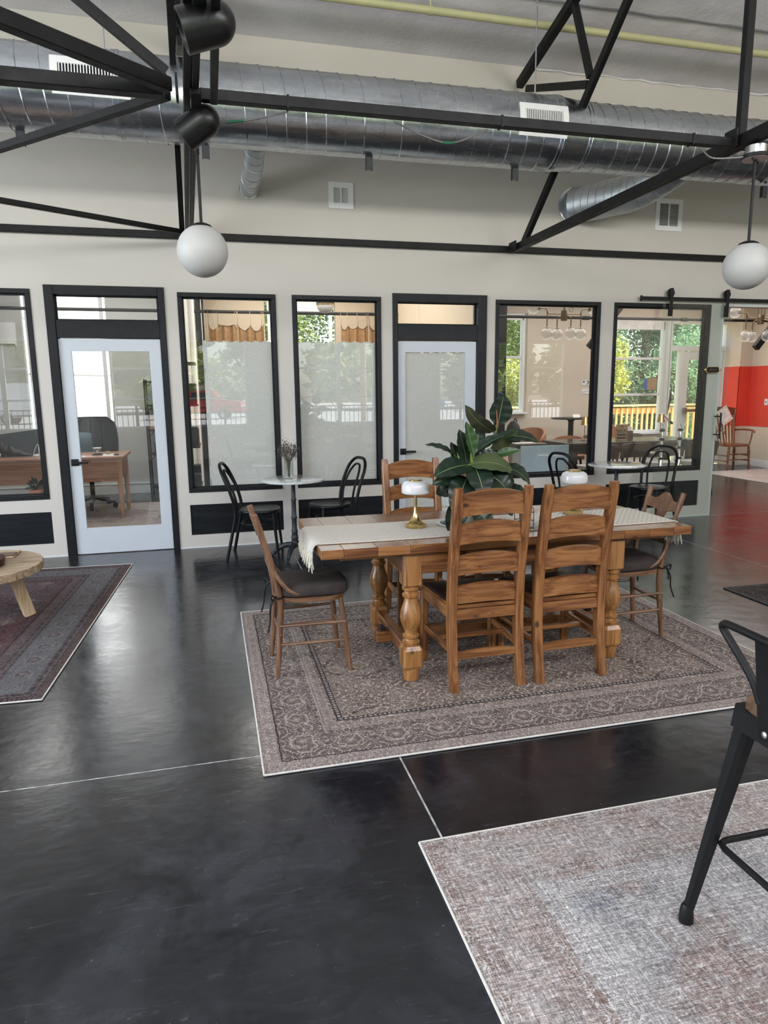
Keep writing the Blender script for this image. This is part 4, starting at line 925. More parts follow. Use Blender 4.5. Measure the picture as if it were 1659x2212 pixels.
# ---- rubber plant on a plate
px, py, pz = 1.375, -3.37, zt+.004
t = thing('patterned_plate', 'white plate with dark blue pattern under the plant pot', 'plate', (px-.01, py, pz))
MB().lathe([(0, 0), (.085, 0), (.10, .006), (.15, .016), (.153, .019), (.148, .020), (.10, .011), (.085, .007), (0, .007)], (px-.01, py, pz), 44).build('plate_body', M['plate'], t)
mb = MB(); random.seed(3)
for k in range(26):
    a = 2*pi*k/26; c = V((px-.01+.122*cos(a), py+.122*sin(a), pz+.0165))
    mb.tube(bez([c+V((.014*cos(a+q), .014*sin(a+q), .003*cos(q))) for q in (0, 1.4, 2.9, 4.2)], 4), .0035, 5)
mb.build('glaze_pattern', M['plateblue'], t)
t = thing('rubber_plant', 'dark green rubber plant in a pale green pot on the dining table', 'plant', (px, py, pz+.008))
MB().lathe([(0, 0), (.062, 0), (.068, .006), (.088, .09), (.097, .135), (.1, .14), (.094, .142), (.086, .12), (0, .115)], (px, py, pz+.008), 40).build('pot', M['pot'], t)
MB().lathe([(0, .0), (.085, -.003), (.0855, -.01)], (px, py, pz+.128), 24).build('soil', M['soil'], t)
MB().tube(bez([(px, py, pz+.1), (px+.012, py, .98), (px+.028, py+.01, 1.08), (px+.03, py, 1.17)], 6), .0075, 8).build('stem', M['stem'], t)
MB().tube(bez([(px+.02, py+.02, pz+.1), (1.46, -3.33, 1.0), (1.535, -3.335, 1.18), (1.562, -3.34, 1.30), (1.568, -3.35, 1.36)], 6), .0065, 8).build('stem', M['stem'], t)
MB().tube(bez([(px-.02, py+.02, pz+.1), (1.33, -3.34, .98), (1.318, -3.35, 1.10)], 6), .007, 8).build('stem', M['stem'], t)
MB().tube(bez([(1.408, -3.375, 1.13), (1.402, -3.38, 1.19), (1.418, -3.385, 1.235)], 5), [.0085, .009, .009, .0085, .008, .007, .006, .005, .004, .003, .0008], 8).build('leaf_sheath', M['stem'], t)
MB().tube(bez([(1.562, -3.365, 1.335), (1.553, -3.372, 1.40), (1.548, -3.372, 1.455)], 5), [.006, .006, .0055, .005, .0045, .004, .0035, .003, .002, .0015, .0006], 8).build('leaf_sheath', M['redsheath'], t)
MB().tube(bez([(1.345, -3.38, 1.11), (1.325, -3.385, 1.17), (1.312, -3.385, 1.205)], 5), [.005]*6+[.004, .003, .002, .001, .0005], 8).build('leaf_sheath', M['stem'], t)
def leaf(b, e, w, nrm, mt, droop=.02, curl=.25, petiole=.02):
    b, e = V(b), V(e); d = e-b; Lh = d.length; d.normalize(); nv = V(nrm); nv = (nv-d*nv.dot(d)).normalized(); x = d.cross(nv); P = []; F = []; mi = []
    NU = 16; cols = [-1, -.75, -.5, -.25, -.035, .035, .25, .5, .75, 1]
    for i in range(NU+1):
        u = i/NU; ww = w*max(.012, (sin(pi*min(1, u**.8*.985+.008))**.72))*(1 if u < .93 else (1-u)/.07*.8+.08)
        c = b+d*(Lh*u)+nv*(droop*(4*u*(1-u)))
        for q in cols: P.append(c+x*(q*ww*.5)+nv*(-curl*ww*.5*(abs(q)**1.3)*-1 + .003*sin(u*26)*abs(q)))
    nc = len(cols)
    mb = MB(); mb.add(P, [(i*nc+k, i*nc+k+1, (i+1)*nc+k+1, (i+1)*nc+k) for i in range(NU) for k in range(nc-1)])
    mb.mi = [1 if k == 4 else 0 for i in range(NU) for k in range(nc-1)]
    mb.cur = 1; mb.tube([b-d*petiole-nv*.004, b, b+d*.02], .0028, 6)
    return mb.build('leaf', [mt, M['rib']], t, sharp=70)
Lt, Lu, Lo, Ly = M['leaf'], M['leaf_under'], M['leaf_olive'], M['leaf_young']; F3 = (0, -1, .25)
LV = [((1.408, -3.40, 1.185), (1.358, -3.40, 1.372), .085, (.35, -1, .1), Ly, .0, .35), ((1.566, -3.36, 1.345), (1.590, -3.38, 1.517), .142, (.05, -1, .05), Lt, .0, .12),
      ((1.548, -3.36, 1.31), (1.345, -3.42, 1.463), .105, (-.45, -.75, -.65), Lo, .035, .1), ((1.408, -3.40, 1.128), (1.422, -3.52, .968), .158, (0, -1, .45), Lt, .02, .15),
      ((1.375, -3.40, 1.130), (1.148, -3.47, 1.082), .135, (.0, -.75, .8), Lt, .025, .15), ((1.385, -3.38, 1.130), (1.640, -3.44, 1.078), .15, (.35, -.75, .85), Lu, .045, .12),
      ((1.420, -3.37, 1.185), (1.600, -3.41, 1.292), .075, (-.3, -.6, .9), Lt, .02, .4), ((1.530, -3.345, 1.215), (1.678, -3.40, 1.330), .10, (.5, -.9, -.4), Lu, .015, .2),
      ((1.565, -3.35, 1.275), (1.805, -3.40, 1.245), .092, (.0, -.8, .8), Lt, .03, .25), ((1.555, -3.36, 1.17), (1.675, -3.42, 1.207), .055, (.1, -.8, .5), Ly, .015, .3),
      ((1.308, -3.36, 1.183), (1.134, -3.36, 1.248), .055, (.2, -.6, .9), Lt, .012, .45), ((1.335, -3.38, 1.080), (1.146, -3.45, 1.036), .085, (.1, -.8, .35), Lt, .02, .25),
      ((1.365, -3.41, 1.065), (1.240, -3.52, .892), .15, (-.25, -1, .2), Lt, .02, .15), ((1.325, -3.45, .935), (1.228, -3.48, .778), .125, (-.1, -1, .15), Lt, .01, .2),
      ((1.395, -3.44, .890), (1.492, -3.48, .786), .115, (.2, -1, .2), Lt, .01, .15), ((1.470, -3.42, 1.085), (1.600, -3.46, .958), .15, (.3, -1, .45), Lt, .03, .15),
      ((1.580, -3.40, 1.115), (1.738, -3.44, 1.003), .10, (.35, -.8, .7), Lt, .03, .25), ((1.555, -3.37, 1.065), (1.672, -3.36, .965), .12, (.4, -.8, .6), Lt, .025, .2),
      ((1.380, -3.36, 1.13), (1.345, -3.33, 1.325), .105, (.25, -1, .1), Lt, .01, .25), ((1.33, -3.35, 1.10), (1.30, -3.32, 1.255), .10, (.5, -1, .2), Lt, .01, .25),
      ((1.425, -3.36, 1.18), (1.475, -3.32, 1.325), .075, (-.2, -1, .25), Lt, .01, .35), ((1.45, -3.36, 1.12), (1.565, -3.36, 1.19), .11, (0, -.9, .5), Lt, .01, .2),
      ((1.44, -3.42, 1.07), (1.50, -3.50, .93), .14, (.2, -1, .3), Lt, .01, .15),
      ((1.62, -3.36, .98), (1.76, -3.38, .925), .085, (.3, -.8, .7), Lt, .02, .2), ((1.34, -3.33, 1.0), (1.22, -3.30, .96), .11, (-.2, -.8, .5), Lt, .02, .2), ((1.42, -3.32, 1.08), (1.39, -3.22, 1.24), .11, (.1, -1, .2), Lt, .01, .2),
      ((1.50, -3.36, 1.02), (1.66, -3.30, .93), .13, (.2, -.8, .6), Lt, .02, .2), ((1.58, -3.40, .94), (1.64, -3.42, .83), .10, (.3, -1, .3), Lt, .01, .2)]
for q in LV: leaf(*q)

# ---- candle jars in a wire caddy
t = thing('wire_caddy', 'dark wire caddy beside the plant on the runner', 'caddy', (1.655, -3.54, zt+.003))
cx, cyy, cz = 1.655, -3.54, zt+.003; mb = MB(); w, dd, h = .042, .032, .10
for z in (.006, .05, .095): mb.tube([(cx-w, cyy-dd, cz+z), (cx+w, cyy-dd, cz+z), (cx+w, cyy+dd, cz+z), (cx-w, cyy+dd, cz+z)], .002, 6, closed=True)
for sx in (-1, 1):
    for sy in (-1, 1): mb.tube([(cx+sx*w, cyy+sy*dd, cz), (cx+sx*w, cyy+sy*dd, cz+h)], .002, 6)
    mb.tube([(cx+sx*w, cyy-dd, cz+h)]+[(cx+sx*w, cyy-dd*cos(a), cz+h+.022*sin(a)) for a in (.5, 1.0, 1.57, 2.1, 2.6)]+[(cx+sx*w, cyy+dd, cz+h)], .002, 6)
for k in range(-2, 3): mb.tube([(cx+k*.014, cyy-dd, cz+.006), (cx+k*.014, cyy+dd, cz+.006)], .0016, 5)
mb.build('wire_frame', M['wire'], t)
t = thing('candle_jar', 'dark amber candle jar standing in the wire caddy', 'candle', (cx, cyy, cz+.008))
MB().lathe([(0, 0), (.026, 0), (.0275, .004), (.0275, .075), (.0265, .078), (.025, .076), (.025, .055), (0, .054)], (cx, cyy, cz+.008), 28).build('jar', M['darkglass'], t); MB().tube([(cx, cyy, cz+.06), (cx+.001, cyy, cz+.075)], .0015, 6).build('wick', M['ink'], t)

# ---- marble bistro tables
def bistro(x, y, label, sc=1.):
    t = thing('bistro_table', label, 'table', (x, y, 0), group='round bistro tables'); r = .298
    MB().lathe([(0, .722), (r-.012, .722), (r-.003, .726), (r, .733), (r-.003, .741), (r-.01, .744), (0, .744)], (x, y, 0), 56).build('round_top', M['marble'], t)
    MB().lathe([(.115, .708), (.12, .712), (.12, .722), (0, .722)], (x, y, 0), 24).build('top_plate', M['iron'], t)
    MB().lathe([(.045, .095), (.04, .12), (.036, .15), (.026, .158), (.032, .168), (.033, .20), (.024, .212), (.028, .222), (.029, .255), (.024, .265), (.0235, .36), (.028, .37), (.028, .382), (.0225, .39), (.021, .53), (.026, .54), (.026, .552), (.020, .56), (.019, .71)], (x, y, 0), 28).build('column', M['iron'], t, sharp=50)
    for k in range(4):
        a = pi/4+k*pi/2+.35; c, s_ = cos(a), sin(a)
        P = bez([(x+c*.02, y+s_*.02, .115), (x+c*.10, y+s_*.10, .105), (x+c*.18, y+s_*.18, .06), (x+c*.215, y+s_*.215, .022), (x+c*.245, y+s_*.245, .018)], 6)
        MB().tube(P, [.03-.016*i/24 for i in range(25)], 8).build('foot', M['iron'], t); MB().ball((x+c*.235, y+s_*.235, .011), .014, 10, (1, 1, .75)).build('foot_pad', M['iron'], t)
    return t
bistro(.71, -.64, 'round marble topped bistro table holding the flower vase'); bistro(4.18, -.55, 'round pale bistro table in front of the last two windows, nothing on it')
# vase with dried flowers
t = thing('flower_vase', 'clear ribbed glass vase on the left bistro table', 'vase', (.677, -.62, .744)); vx, vy, vz = .677, -.62, .744
MB().lathe([(0, .0), (.042, 0), (.046, .006), (.047, .03), (.045, .05), (.047, .07), (.045, .09), (.047, .11), (.045, .13), (.046, .19), (.0445, .19), (.043, .02), (0, .012)], (vx, vy, vz), 28).build('glass_jar', M['clearjar'], t)
t = thing('dried_bouquet', 'bunch of dark dried flowers standing in the glass vase', 'flowers', (vx, vy, vz+.014)); random.seed(11); mb = MB(); mf = MB()
for k in range(46):
    a = random.uniform(0, 2*pi); q = sqrt(random.random()); tip = V((vx+.088*q*cos(a), vy+.075*q*sin(a), vz+random.uniform(.255, .345)-.05*q*q))
    mid = V((vx+.022*cos(a)*q, vy+.022*sin(a)*q, vz+.16)); mb.tube([(vx+.012*cos(a+2), vy+.012*sin(a+2), vz+.016), mid, tip], .0014, 4)
    for j in range(16):
        p = tip+V((random.gauss(0, .013), random.gauss(0, .013), random.gauss(-.008, .02))); s_ = random.uniform(.003, .0075); ax = V((random.random()-.5, random.random()-.5, random.random()-.5)).normalized()
        b1 = ax.orthogonal().normalized()*s_; b2 = ax.cross(b1); mf.add([p+b1, p+b2, p-b1, p-b2, p+ax*s_], [(0, 1, 4), (1, 2, 4), (2, 3, 4), (3, 0, 4), (3, 2, 1, 0)])
tag(mb.build('stems', M['drystem'], t), kind='stuff'); tag(mf.build('blossoms', M['dried'], t, smooth=False), kind='stuff')

# ---- bentwood chairs (local: facing +y, origin under the seat centre)
def make_bentwood():
    t = thing('bentwood_chair', None, 'chair'); B = M['blackwood']
    def ring(k, n=40):
        a = 2*pi*k/n; c, s_ = cos(a), sin(a); q = 1/(abs(c)**2.6+abs(s_)**2.6)**(1/2.6); return (.198*c*q*(1+.07*s_), .198*s_*q)
    mb = MB(); P = []; n = 40; F = []
    for (q, z) in ((0, .448), (.70, .449), (.90, .456), (.97, .462), (1, .455), (1, .436), (.97, .430), (0, .432)):
        for k in range(n): u, v = ring(k); P.append((u*max(q, .001), v*max(q, .001), z))
    for i in range(7): F += [(i*n+k, i*n+(k+1) % n, (i+1)*n+(k+1) % n, (i+1)*n+k) for k in range(n)]
    mb.add(P, F); mb.build('seat', B, t, local=True, sharp=60)
    hoop = [(-.215, -.285, 0), (-.188, -.235, .22), (-.178, -.192, .44), (-.185, -.225, .62), (-.172, -.292, .79), (-.10, -.330, .872), (0, -.338, .888)]
    hoop = hoop+[(-a, b, c) for a, b, c in hoop[-2::-1]]; P = bez(hoop, 7); MB().tube(P, .0155, 12).build('back_hoop', B, t, local=True)
    inner = [(-.105, -.178, .45), (-.112, -.205, .6), (-.10, -.258, .73), (-.055, -.300, .812), (0, -.308, .828)]; inner = inner+[(-a, b, c) for a, b, c in inner[-2::-1]]
    MB().tube(bez(inner, 7), .011, 10).build('inner_hoop', B, t, local=True)
    for s in (-1, 1): MB().tube(bez([(s*.175, .19, 0), (s*.165, .172, .2), (s*.15, .15, .435)], 6), [.011+.006*i/12 for i in range(13)], 12).build('leg', B, t, local=True)
    MB().tube([(.158*cos(a), .158*sin(a)-.01, .325) for a in np.linspace(0, 2*pi, 33)[:-1]], .009, 8, closed=True).build('ring_stretcher', B, t, local=True); return t
b0 = make_bentwood()
for i, (x, y, rz, lb) in enumerate(((.395, -.50, -pi/2-.20, 'black bentwood chair at the left side of the vase table'), (1.10, -.42, pi/2+.28, 'black bentwood chair at the right side of the vase table'),
        (3.79, -.48, -pi/2+.32, 'black bentwood chair left of the empty bistro table, before the pale blue board'), (4.70, -.40, pi/2+.55, 'black bentwood chair right of the empty bistro table, before the sliding door'))):
    o = b0 if i == 0 else copy_tree(b0); o.location = (x, y, 0); o.rotation_euler.z = rz; tag(o, lb, 'chair', 'black bentwood bistro chairs')

# ---- low round table at the left with pan and board
t = thing('coffee_table', 'low round rustic wooden table at the left edge on the plum rug', 'table', (-1.64, -2.02, RZ)); x, y = -1.64, -2.02
rad = .47; nb = 5
for k in range(nb):
    ya2, yb2 = -rad+2*rad*k/nb, -rad+2*rad*(k+1)/nb; P = []
    ys = [ya2+.001+(yb2-ya2-.002)*j/8 for j in range(9)]
    P = [(sqrt(max(0, rad*rad-q*q))+.004*sin(q*60), q) for q in ys]+[(-sqrt(max(0, rad*rad-q*q))+.004*sin(q*60), q) for q in reversed(ys)]
    MB().prism(P, .375, .425, lambda u, v, e: (x+u, y+v, e)).build('plank', M['pale_x'], t)
for a in (.45, 2.55, 4.65): MB().bar((x+.36*cos(a), y+.36*sin(a), RZ), (x+.27*cos(a), y+.27*sin(a), .376), .075, .075, (cos(a), sin(a), 0), .006).build('leg', M['pale_z'], t)
MB().bar((x-.2, y-.25, .36), (x-.2, y+.25, .36), .05, .03).build('batten', M['pale_z'], t); MB().bar((x+.2, y-.25, .36), (x+.2, y+.25, .36), .05, .03).build('batten', M['pale_z'], t)
t = thing('copper_pan', 'shallow dark copper pan on the low round table', 'pan', (-1.53, -2.07, .425)); MB().lathe([(0, 0), (.13, 0), (.145, .006), (.152, .05), (.156, .052), (.156, .055), (.149, .055), (.141, .011), (0, .007)], (-1.53, -2.07, .425), 40).build('pan_body', M['pan'], t)
t = thing('folded_napkin', 'white folded napkin lying in the copper pan', 'napkin', (-1.47, -2.05, .432)); MB().slab(lambda u, v: ((-1.47-.05+.10*u, -2.05-.06+.11*v, .438+.012*u+.004*sin(v*6)), (0, 0, 1)), 6, 6, .006).build('cloth', M['napkin'], t); MB().slab(lambda u, v: ((-1.47-.04+.08*u, -2.05-.05+.09*v, .447+.012*u), (0, 0, 1)), 6, 6, .005).build('cloth_fold', M['napkin'], t)
t = thing('cutting_board', 'thin wooden board lying behind the copper pan', 'board', (-1.62, -1.76, .425)); MB().box(-1.86, -1.38, -1.86, -1.66, .425, .440, .004).build('board_plank', M['pale_x'], t); MB().box(-1.86, -1.38, -1.855, -1.76, .4405, .450, .003).build('board_plank', M['walnut'], t)

# ---- black metal bar stool, near right (its low back on the left side)
cx, cyy, K, ZS = 1.505, -5.655, M['matt'], .705
t = thing('bar_stool', 'black metal bar stool with wooden seat and low tube back at the right edge', 'stool', (cx, cyy, RZ))
cn = [(-.138, .138), (.138, .138), (.138, -.138), (-.138, -.138)]; ft = [(-.243, .197), (.243, .197), (.243, -.197), (-.243, -.197)]
for (a, b), (c, d) in zip(cn, ft):
    n = 10; V_ = []; F_ = []
    for i in range(n+1):
        f = i/n; p = V((cx+c+(a-c)*f, cyy+d+(b-d)*f, RZ+.004+(ZS-.05-RZ)*f)); w = .0125+.014*f
        for q, r in ((-1, -.55), (-.55, -1), (.55, -1), (1, -.55), (1, .55), (.55, 1), (-.55, 1), (-1, .55)): V_.append((p.x+q*w, p.y+r*w, p.z))
    for i in range(n): F_ += [(i*8+k, i*8+(k+1) % 8, i*8+8+(k+1) % 8, i*8+8+k) for k in range(8)]
    F_ += [tuple(reversed(range(8))), tuple(n*8+k for k in range(8))]
    lg = MB().add(V_, F_).build('leg', K, t)
    MB().lathe([(.018, 0), (.021, .003), (.0205, .02), (.017, .05), (.012, .058)], (cx+c+.003, cyy+d-.002*(1 if d > 0 else -1), RZ), 14).build('rubber_foot', K, lg)
MB().prism([(-.158, .168), (.158, .168), (.168, .158), (.168, -.158), (.158, -.168), (-.158, -.168), (-.168, -.158), (-.168, .158)], ZS-.072, ZS-.012, lambda u, v, e: (cx+u*(1+.5*(ZS-.012-e)), cyy+v*(1+.5*(ZS-.012-e)), e)).build('seat_apron', K, t)
def rsq(h, k=44, p=6): return [(h*cos(2*pi*i/k)/(abs(cos(2*pi*i/k))**p+abs(sin(2*pi*i/k))**p)**(1/p), h*sin(2*pi*i/k)/(abs(cos(2*pi*i/k))**p+abs(sin(2*pi*i/k))**p)**(1/p)) for i in range(k)]
mb = MB(); R1, R2 = rsq(.165), rsq(.156); n = 44; mb.add([(cx+u, cyy+v, ZS-.012) for u, v in R1]+[(cx+u, cyy+v, ZS+.010) for u, v in R1]+[(cx+u, cyy+v, ZS+.016) for u, v in R2], [(i, (i+1) % n, n+(i+1) % n, n+i) for i in range(n)]+[(n+i, n+(i+1) % n, 2*n+(i+1) % n, 2*n+i) for i in range(n)]+[tuple(range(2*n, 3*n)), tuple(reversed(range(n)))])
mb.build('wooden_seat', M['walnut'], t)
def fr(f, i): a, b = cn[i]; c, d = ft[i]; return V((cx+c+(a-c)*f, cyy+d+(b-d)*f, RZ+(ZS-.05-RZ)*f))
mb = MB(); R = [fr(.42, i)+V(((.012, -.012)[i in (1, 2)], (-.012, .012)[i in (2, 3)], 0)) for i in range(4)]; loop = []
for i in range(4):
    p, a, b = R[i], R[i-1], R[(i+1) % 4]; loop += [p+(a-p).normalized()*.03, p+((a-p).normalized()+(b-p).normalized())*.008, p+(b-p).normalized()*.03]
mb.tube(loop, .0095, 10, closed=True); mb.build('footrest_ring', K, t)
hp = [(1.323, -5.595, .745), (1.316, -5.570, .80), (1.305, -5.515, .865), (1.298, -5.478, .905), (1.294, -5.482, .922), (1.29, -5.515, .928), (1.288, -5.655, .928)]
hp = hp+[(a, 2*cyy-b, c) for a, b, c in hp[-2::-1]]
MB().tube(bez(hp, 6), .0105, 12).build('back_tube', K, t)
MB().slab(lambda u, v: ((1.330-.038*v+.004*sin(pi*u), -5.592-.126*u, .648+.278*v), (-1, 0, -.1)), 6, 6, .004).build('back_plate', K, t)
for y in (-5.615, -5.695): MB().lathe([(.009, 0), (.009, .004), (.004, .007), (0, .007)], (1.327, y, .668), 10, (-1, 0, 0)).build('bolt', M['boxmetal'], t)

# ================================================================== OFFICE (behind the first window and the left door)
hx, hy = 1.35, 1.15
rug('faded pink and cream rug on the office floor under the desk', -1.35, 2.0, hx, hy, rug_mat('office_rug', hx, hy, (.30, .235, .22), (.40, .34, .32), (.16, .095, .09), (.5, .46, .43), (.10, .06, .06), ((0, .06, (.3, .2, .19), ''), (.06, .2, (.35, .29, .27), 'main')), line=.35, wear=.5, streak=.4), M['binding'])
t = thing('office_desk', 'light brown wooden desk with turned legs seen through the left glass door', 'desk', (-2.0, 2.2, RZ))
MB().box(-2.95, -1.07, 1.92, 2.72, .755, .785, .004).build('desk_top', M['desk_x'], t)
for y in (1.955, 2.66): MB().box(-2.9, -1.13, y-.012, y+.012, .475 if y < 2 else .6, .755, .003).build('apron', M['desk_x'], t)
MB().box(-2.8, -1.13, 1.936, 1.943, .60, .606).build('drawer_line', M['desk_x'], t, smooth=False)
for x in (-2.9, -1.125): MB().box(x-.012, x+.012, 1.96, 2.66, .50, .755, .003).build('apron', M['desk_x'], t)
for x in (-2.88, -1.135):
    for y in (1.975, 2.63): MB().lathe([(.022, 0), (.018, .02), (.026, .05), (.022, .07), (.03, .09), (.030, .11), (.024, .125), (.026, .16), (.032, .42), (.034, .755)], (x, y, RZ), 16).build('leg', M['desk_z'], t)
t = thing('office_chair', 'black quilted leather office chair behind the desk', 'chair', (-1.62, 3.12, RZ)); x, y = -1.62, 3.14; BL = M['blackleather']
def cshell(u, v):
    a = (u-.5)*2; w = .36*(1-.12*(2*v-1)**2)*(1 if v < .85 else 1-.25*((v-.85)/.15)**2)
    return ((x+a*w, y+.02+.10*v-.14*a*a, .55+.68*v), (0, 1, -.12))
MB().slab(cshell, 14, 10, .09).build('backrest', BL, t, sharp=60)
for k in (-.2, 0, .2): MB().tube([cshell(.5+k, v)[0] for v in np.linspace(.05, .97, 10)], .006, 6).build('quilt_seam', M['matt'], t).location.y = -.048
MB().box(x-.29, x+.29, y-.50, y+.03, .45, .56, .04).build('seat', BL, t)
for s_ in (-1, 1): MB().tube(bez([(x+s_*.30, y-.02, .70), (x+s_*.33, y-.16, .72), (x+s_*.33, y-.33, .68), (x+s_*.28, y-.36, .5)], 6), .028, 10).build('armrest', BL, t)
MB().tube([(x, y-.22, .10), (x, y-.22, .46)], .03, 12).build('gas_column', M['matt'], t); MB().box(x-.12, x+.12, y-.36, y-.1, .38, .45, .02).build('tilt_mechanism', M['matt'], t)
for k in range(5):
    a = 2*pi*k/5-.25; c, s_ = cos(a), sin(a); MB().bar((x+.03*c, y-.22+.03*s_, .14), (x+.30*c, y-.22+.30*s_, .085), .05, .035, b=.008).build('base_arm', M['matt'], t)
    MB().lathe([(.0, 0), (.03, 0), (.034, .006), (.034, .04), (.03, .046), (0, .046)], (x+.30*c-.023*s_, y-.22+.30*s_+.023*c, RZ+.034), 14, (s_, -c, 0)).build('castor', M['matt'], t)
t = thing('throw_pillow', 'slate blue pillow resting on the office chair', 'pillow', (-1.82, 2.88, .57)); P = []
def pil(u, v):
    a, b = (u-.5)*2, (v-.5)*2; h = .10*((1-a**4)*(1-b**4))**.5; return a, b, h
mb = MB()
for sg in (-1, 1): mb.grid(lambda u, v: (lambda a, b, h: (-1.80+.24*a*(1-.06*b*b), 2.90+sg*h-.06*b*0, .80+.24*b*(1-.06*a*a)))(*pil(u, v)), 12, 12)
mb.build('pillow_body', M['tealcloth'], t, sharp=80)
t = thing('dip_cup', 'clear plastic cup with white rim on a small pad on the desk', 'cup', (-1.41, 2.22, .785)); MB().box(-1.47, -1.35, 2.17, 2.28, .785, .797, .003).build('pad', M['matt'], t)
MB().lathe([(.034, 0), (.036, .004), (.048, .075), (.046, .075), (.034, .008), (0, .006)], (-1.41, 2.22, .797), 24).build('cup_wall', M['clearjar'], t); MB().lathe([(.044, .072), (.052, .073), (.053, .079), (.046, .080)], (-1.41, 2.22, .797), 24).build('cup_rim', M['white'], t)
for (x0, y0, rz, lb) in ((-1.62, 2.05, .2, 'white sheet of paper at the near edge of the desk'), (-1.24, 2.06, -.1, 'white sheet of paper near the desk corner'), (-1.27, 2.25, .3, 'white note paper behind the desk corner')):
    o = MB().box(-.09, .09, -.055, .055, 0, .002).build('paper_sheet', M['card'], smooth=False); o.location = (x0, y0, .7855); o.rotation_euler.z = rz; tag(o, lb, 'paper', 'papers on the desk')
t = thing('computer_mouse', 'small dark computer mouse at the desk corner', 'mouse', (-1.18, 2.06, .7855)); MB().ball((-1.17, 2.07, .7885), .045, 16, (.7, 1.1, .5)).build('mouse_body', M['matt'], t)
t = thing('pebble_weight', 'round brown pebble on the desk beside the papers', 'stone', (-1.28, 2.24, .79)); MB().ball((-1.29, 2.26, .806), .034, 14, (1, .8, .6)).build('pebble', M['cardboard'], t)
t = thing('desk_monitor', 'dark screen on a wire stand standing at the left on the desk', 'monitor', (-2.35, 2.3, .785))
MB().bar((-2.30, 2.34, .79), (-2.34, 2.42, 1.085), .62, .02, (0, -1, .3), .004).build('screen', mat('dark_screen', (.03, .04, .05), .15), t)
for x in (-2.50, -2.13): MB().tube(bez([(x-.02, 2.20, .788), (x, 2.25, .88), (x+.03, 2.30, .93), (x+.05, 2.22, .788)], 5), .006, 6).build('stand_leg', M['chrome'], t)
MB().tube([(-2.54, 2.20, .79), (-2.06, 2.20, .79)], .006, 6).build('stand_bar', M['chrome'], t)
t = thing('jacket_bundle', 'crumpled black cloth bundle in front of the dark screen', 'jacket', (-2.35, 2.24, .785)); mb = MB(); random.seed(5)
mb.grid(lambda u, v: (-2.52+.36*u, 2.26-.05*sin(pi*v)-.008*sin(u*19), .787+(.17*(1-u)**1.2+.03)*v*(1+.10*sin(u*23))), 24, 8); mb.grid(lambda u, v: (-2.52+.36*u, 2.265, .787+(.17*(1-u)**1.2+.03)*v*(1+.10*sin(u*23))), 24, 8); mb.build('cloth', M['matt'], t, sharp=80)
t = thing('potted_houseplant', 'small leafy houseplant in a terracotta pot below the first window', 'plant', (-1.70, .38, 0)); random.seed(8)
MB().lathe([(0, .50), (.07, .50), (.085, .60), (.092, .60), (.092, .615), (.08, .615), (.07, .59), (0, .59)], (-1.70, .40, 0), 24).build('pot', M['terracotta'], t)
mb = MB(); MB().box(-1.86, -1.54, .26, .54, .47, .50, .004).build('stand_top', M['matt'], t)
for a, b in ((-1.84, .28), (-1.56, .28), (-1.84, .52), (-1.56, .52)): MB().box(a-.012, a+.012, b-.012, b+.012, 0, .47).build('stand_leg', M['matt'], t, smooth=False)
for k in range(70):
    a = random.uniform(0, 2*pi); el = random.uniform(.1, 1.3); d = V((cos(a)*cos(el), sin(a)*cos(el), sin(el)*.9)); c = V((-1.70, .40, .60))+d*random.uniform(.04, .13); s_ = random.uniform(.018, .034); x1 = d.orthogonal().normalized()*s_*.6
    mb.add([c-d*s_, c+x1, c+d*s_*1.4, c-x1], [(0, 1, 2), (0, 2, 3)])
tag(mb.build('foliage', M['leaf'], t, smooth=False), kind='stuff')
t = thing('wall_note', 'large white paper curling off the grey office wall at the far left', 'paper', (-2.76, 4.19, 2.27)); MB().slab(lambda u, v: ((-2.95+.27*u+.01*v, 4.185-.02*sin(pi*u), 2.27+.30*v-.05*(u > .9)*(v < .2)), (0, 1, 0)), 10, 6, .002).build('sheet', M['card'], t)
t = thing('wire_rack', 'tall thin black metal shelf rack against the grey wall behind the left door', 'shelf', (-.70, 3.9, 0))
for x in (-.93, -.45):
    for y in (3.78, 4.12): MB().box(x-.012, x+.012, y-.012, y+.012, 0, 1.75).build('upright', M['steel'], t, smooth=False)
for z in (.12, .62, .98, 1.35, 1.7):
    MB().box(-.94, -.44, 3.775, 4.125, z, z+.02).build('shelf_board', M['steel'], t, smooth=False); MB().bar((-.93, 3.78, z-.1), (-.83, 3.78, z), .01, .01).build('corner_brace', M['steel'], t, smooth=False)
for x, z, m_, lb in ((-.80, 1.0, 'cardboard', 'brown storage box on the black rack'), (-.62, 1.37, 'iron', 'dark storage box on the upper shelf of the rack'), (-.75, .64, 'iron', 'dark storage box low on the black rack'), (-.6, .14, 'cardboard', 'brown storage box on the lowest rack shelf')):
    tag(MB().box(x-.1, x+.1, 3.82, 4.05, z, z+.18, .01).build('storage_box', M[m_]), lb, 'box')
t = thing('wall_sconce', 'dark half-dome wall sconce high in the office', 'lamp', (-2.50, 4.1, 2.75)); MB().lathe([(.02, .2), (.03, .16), (.085, .06), (.09, 0), (.084, 0), (.02, .15)], (-2.36, 4.06, 2.55), 24).build('shade', M['iron'], t); MB().box(-2.40, -2.32, 4.06, 4.2, 2.70, 2.76, .01).build('wall_arm', M['iron'], t)

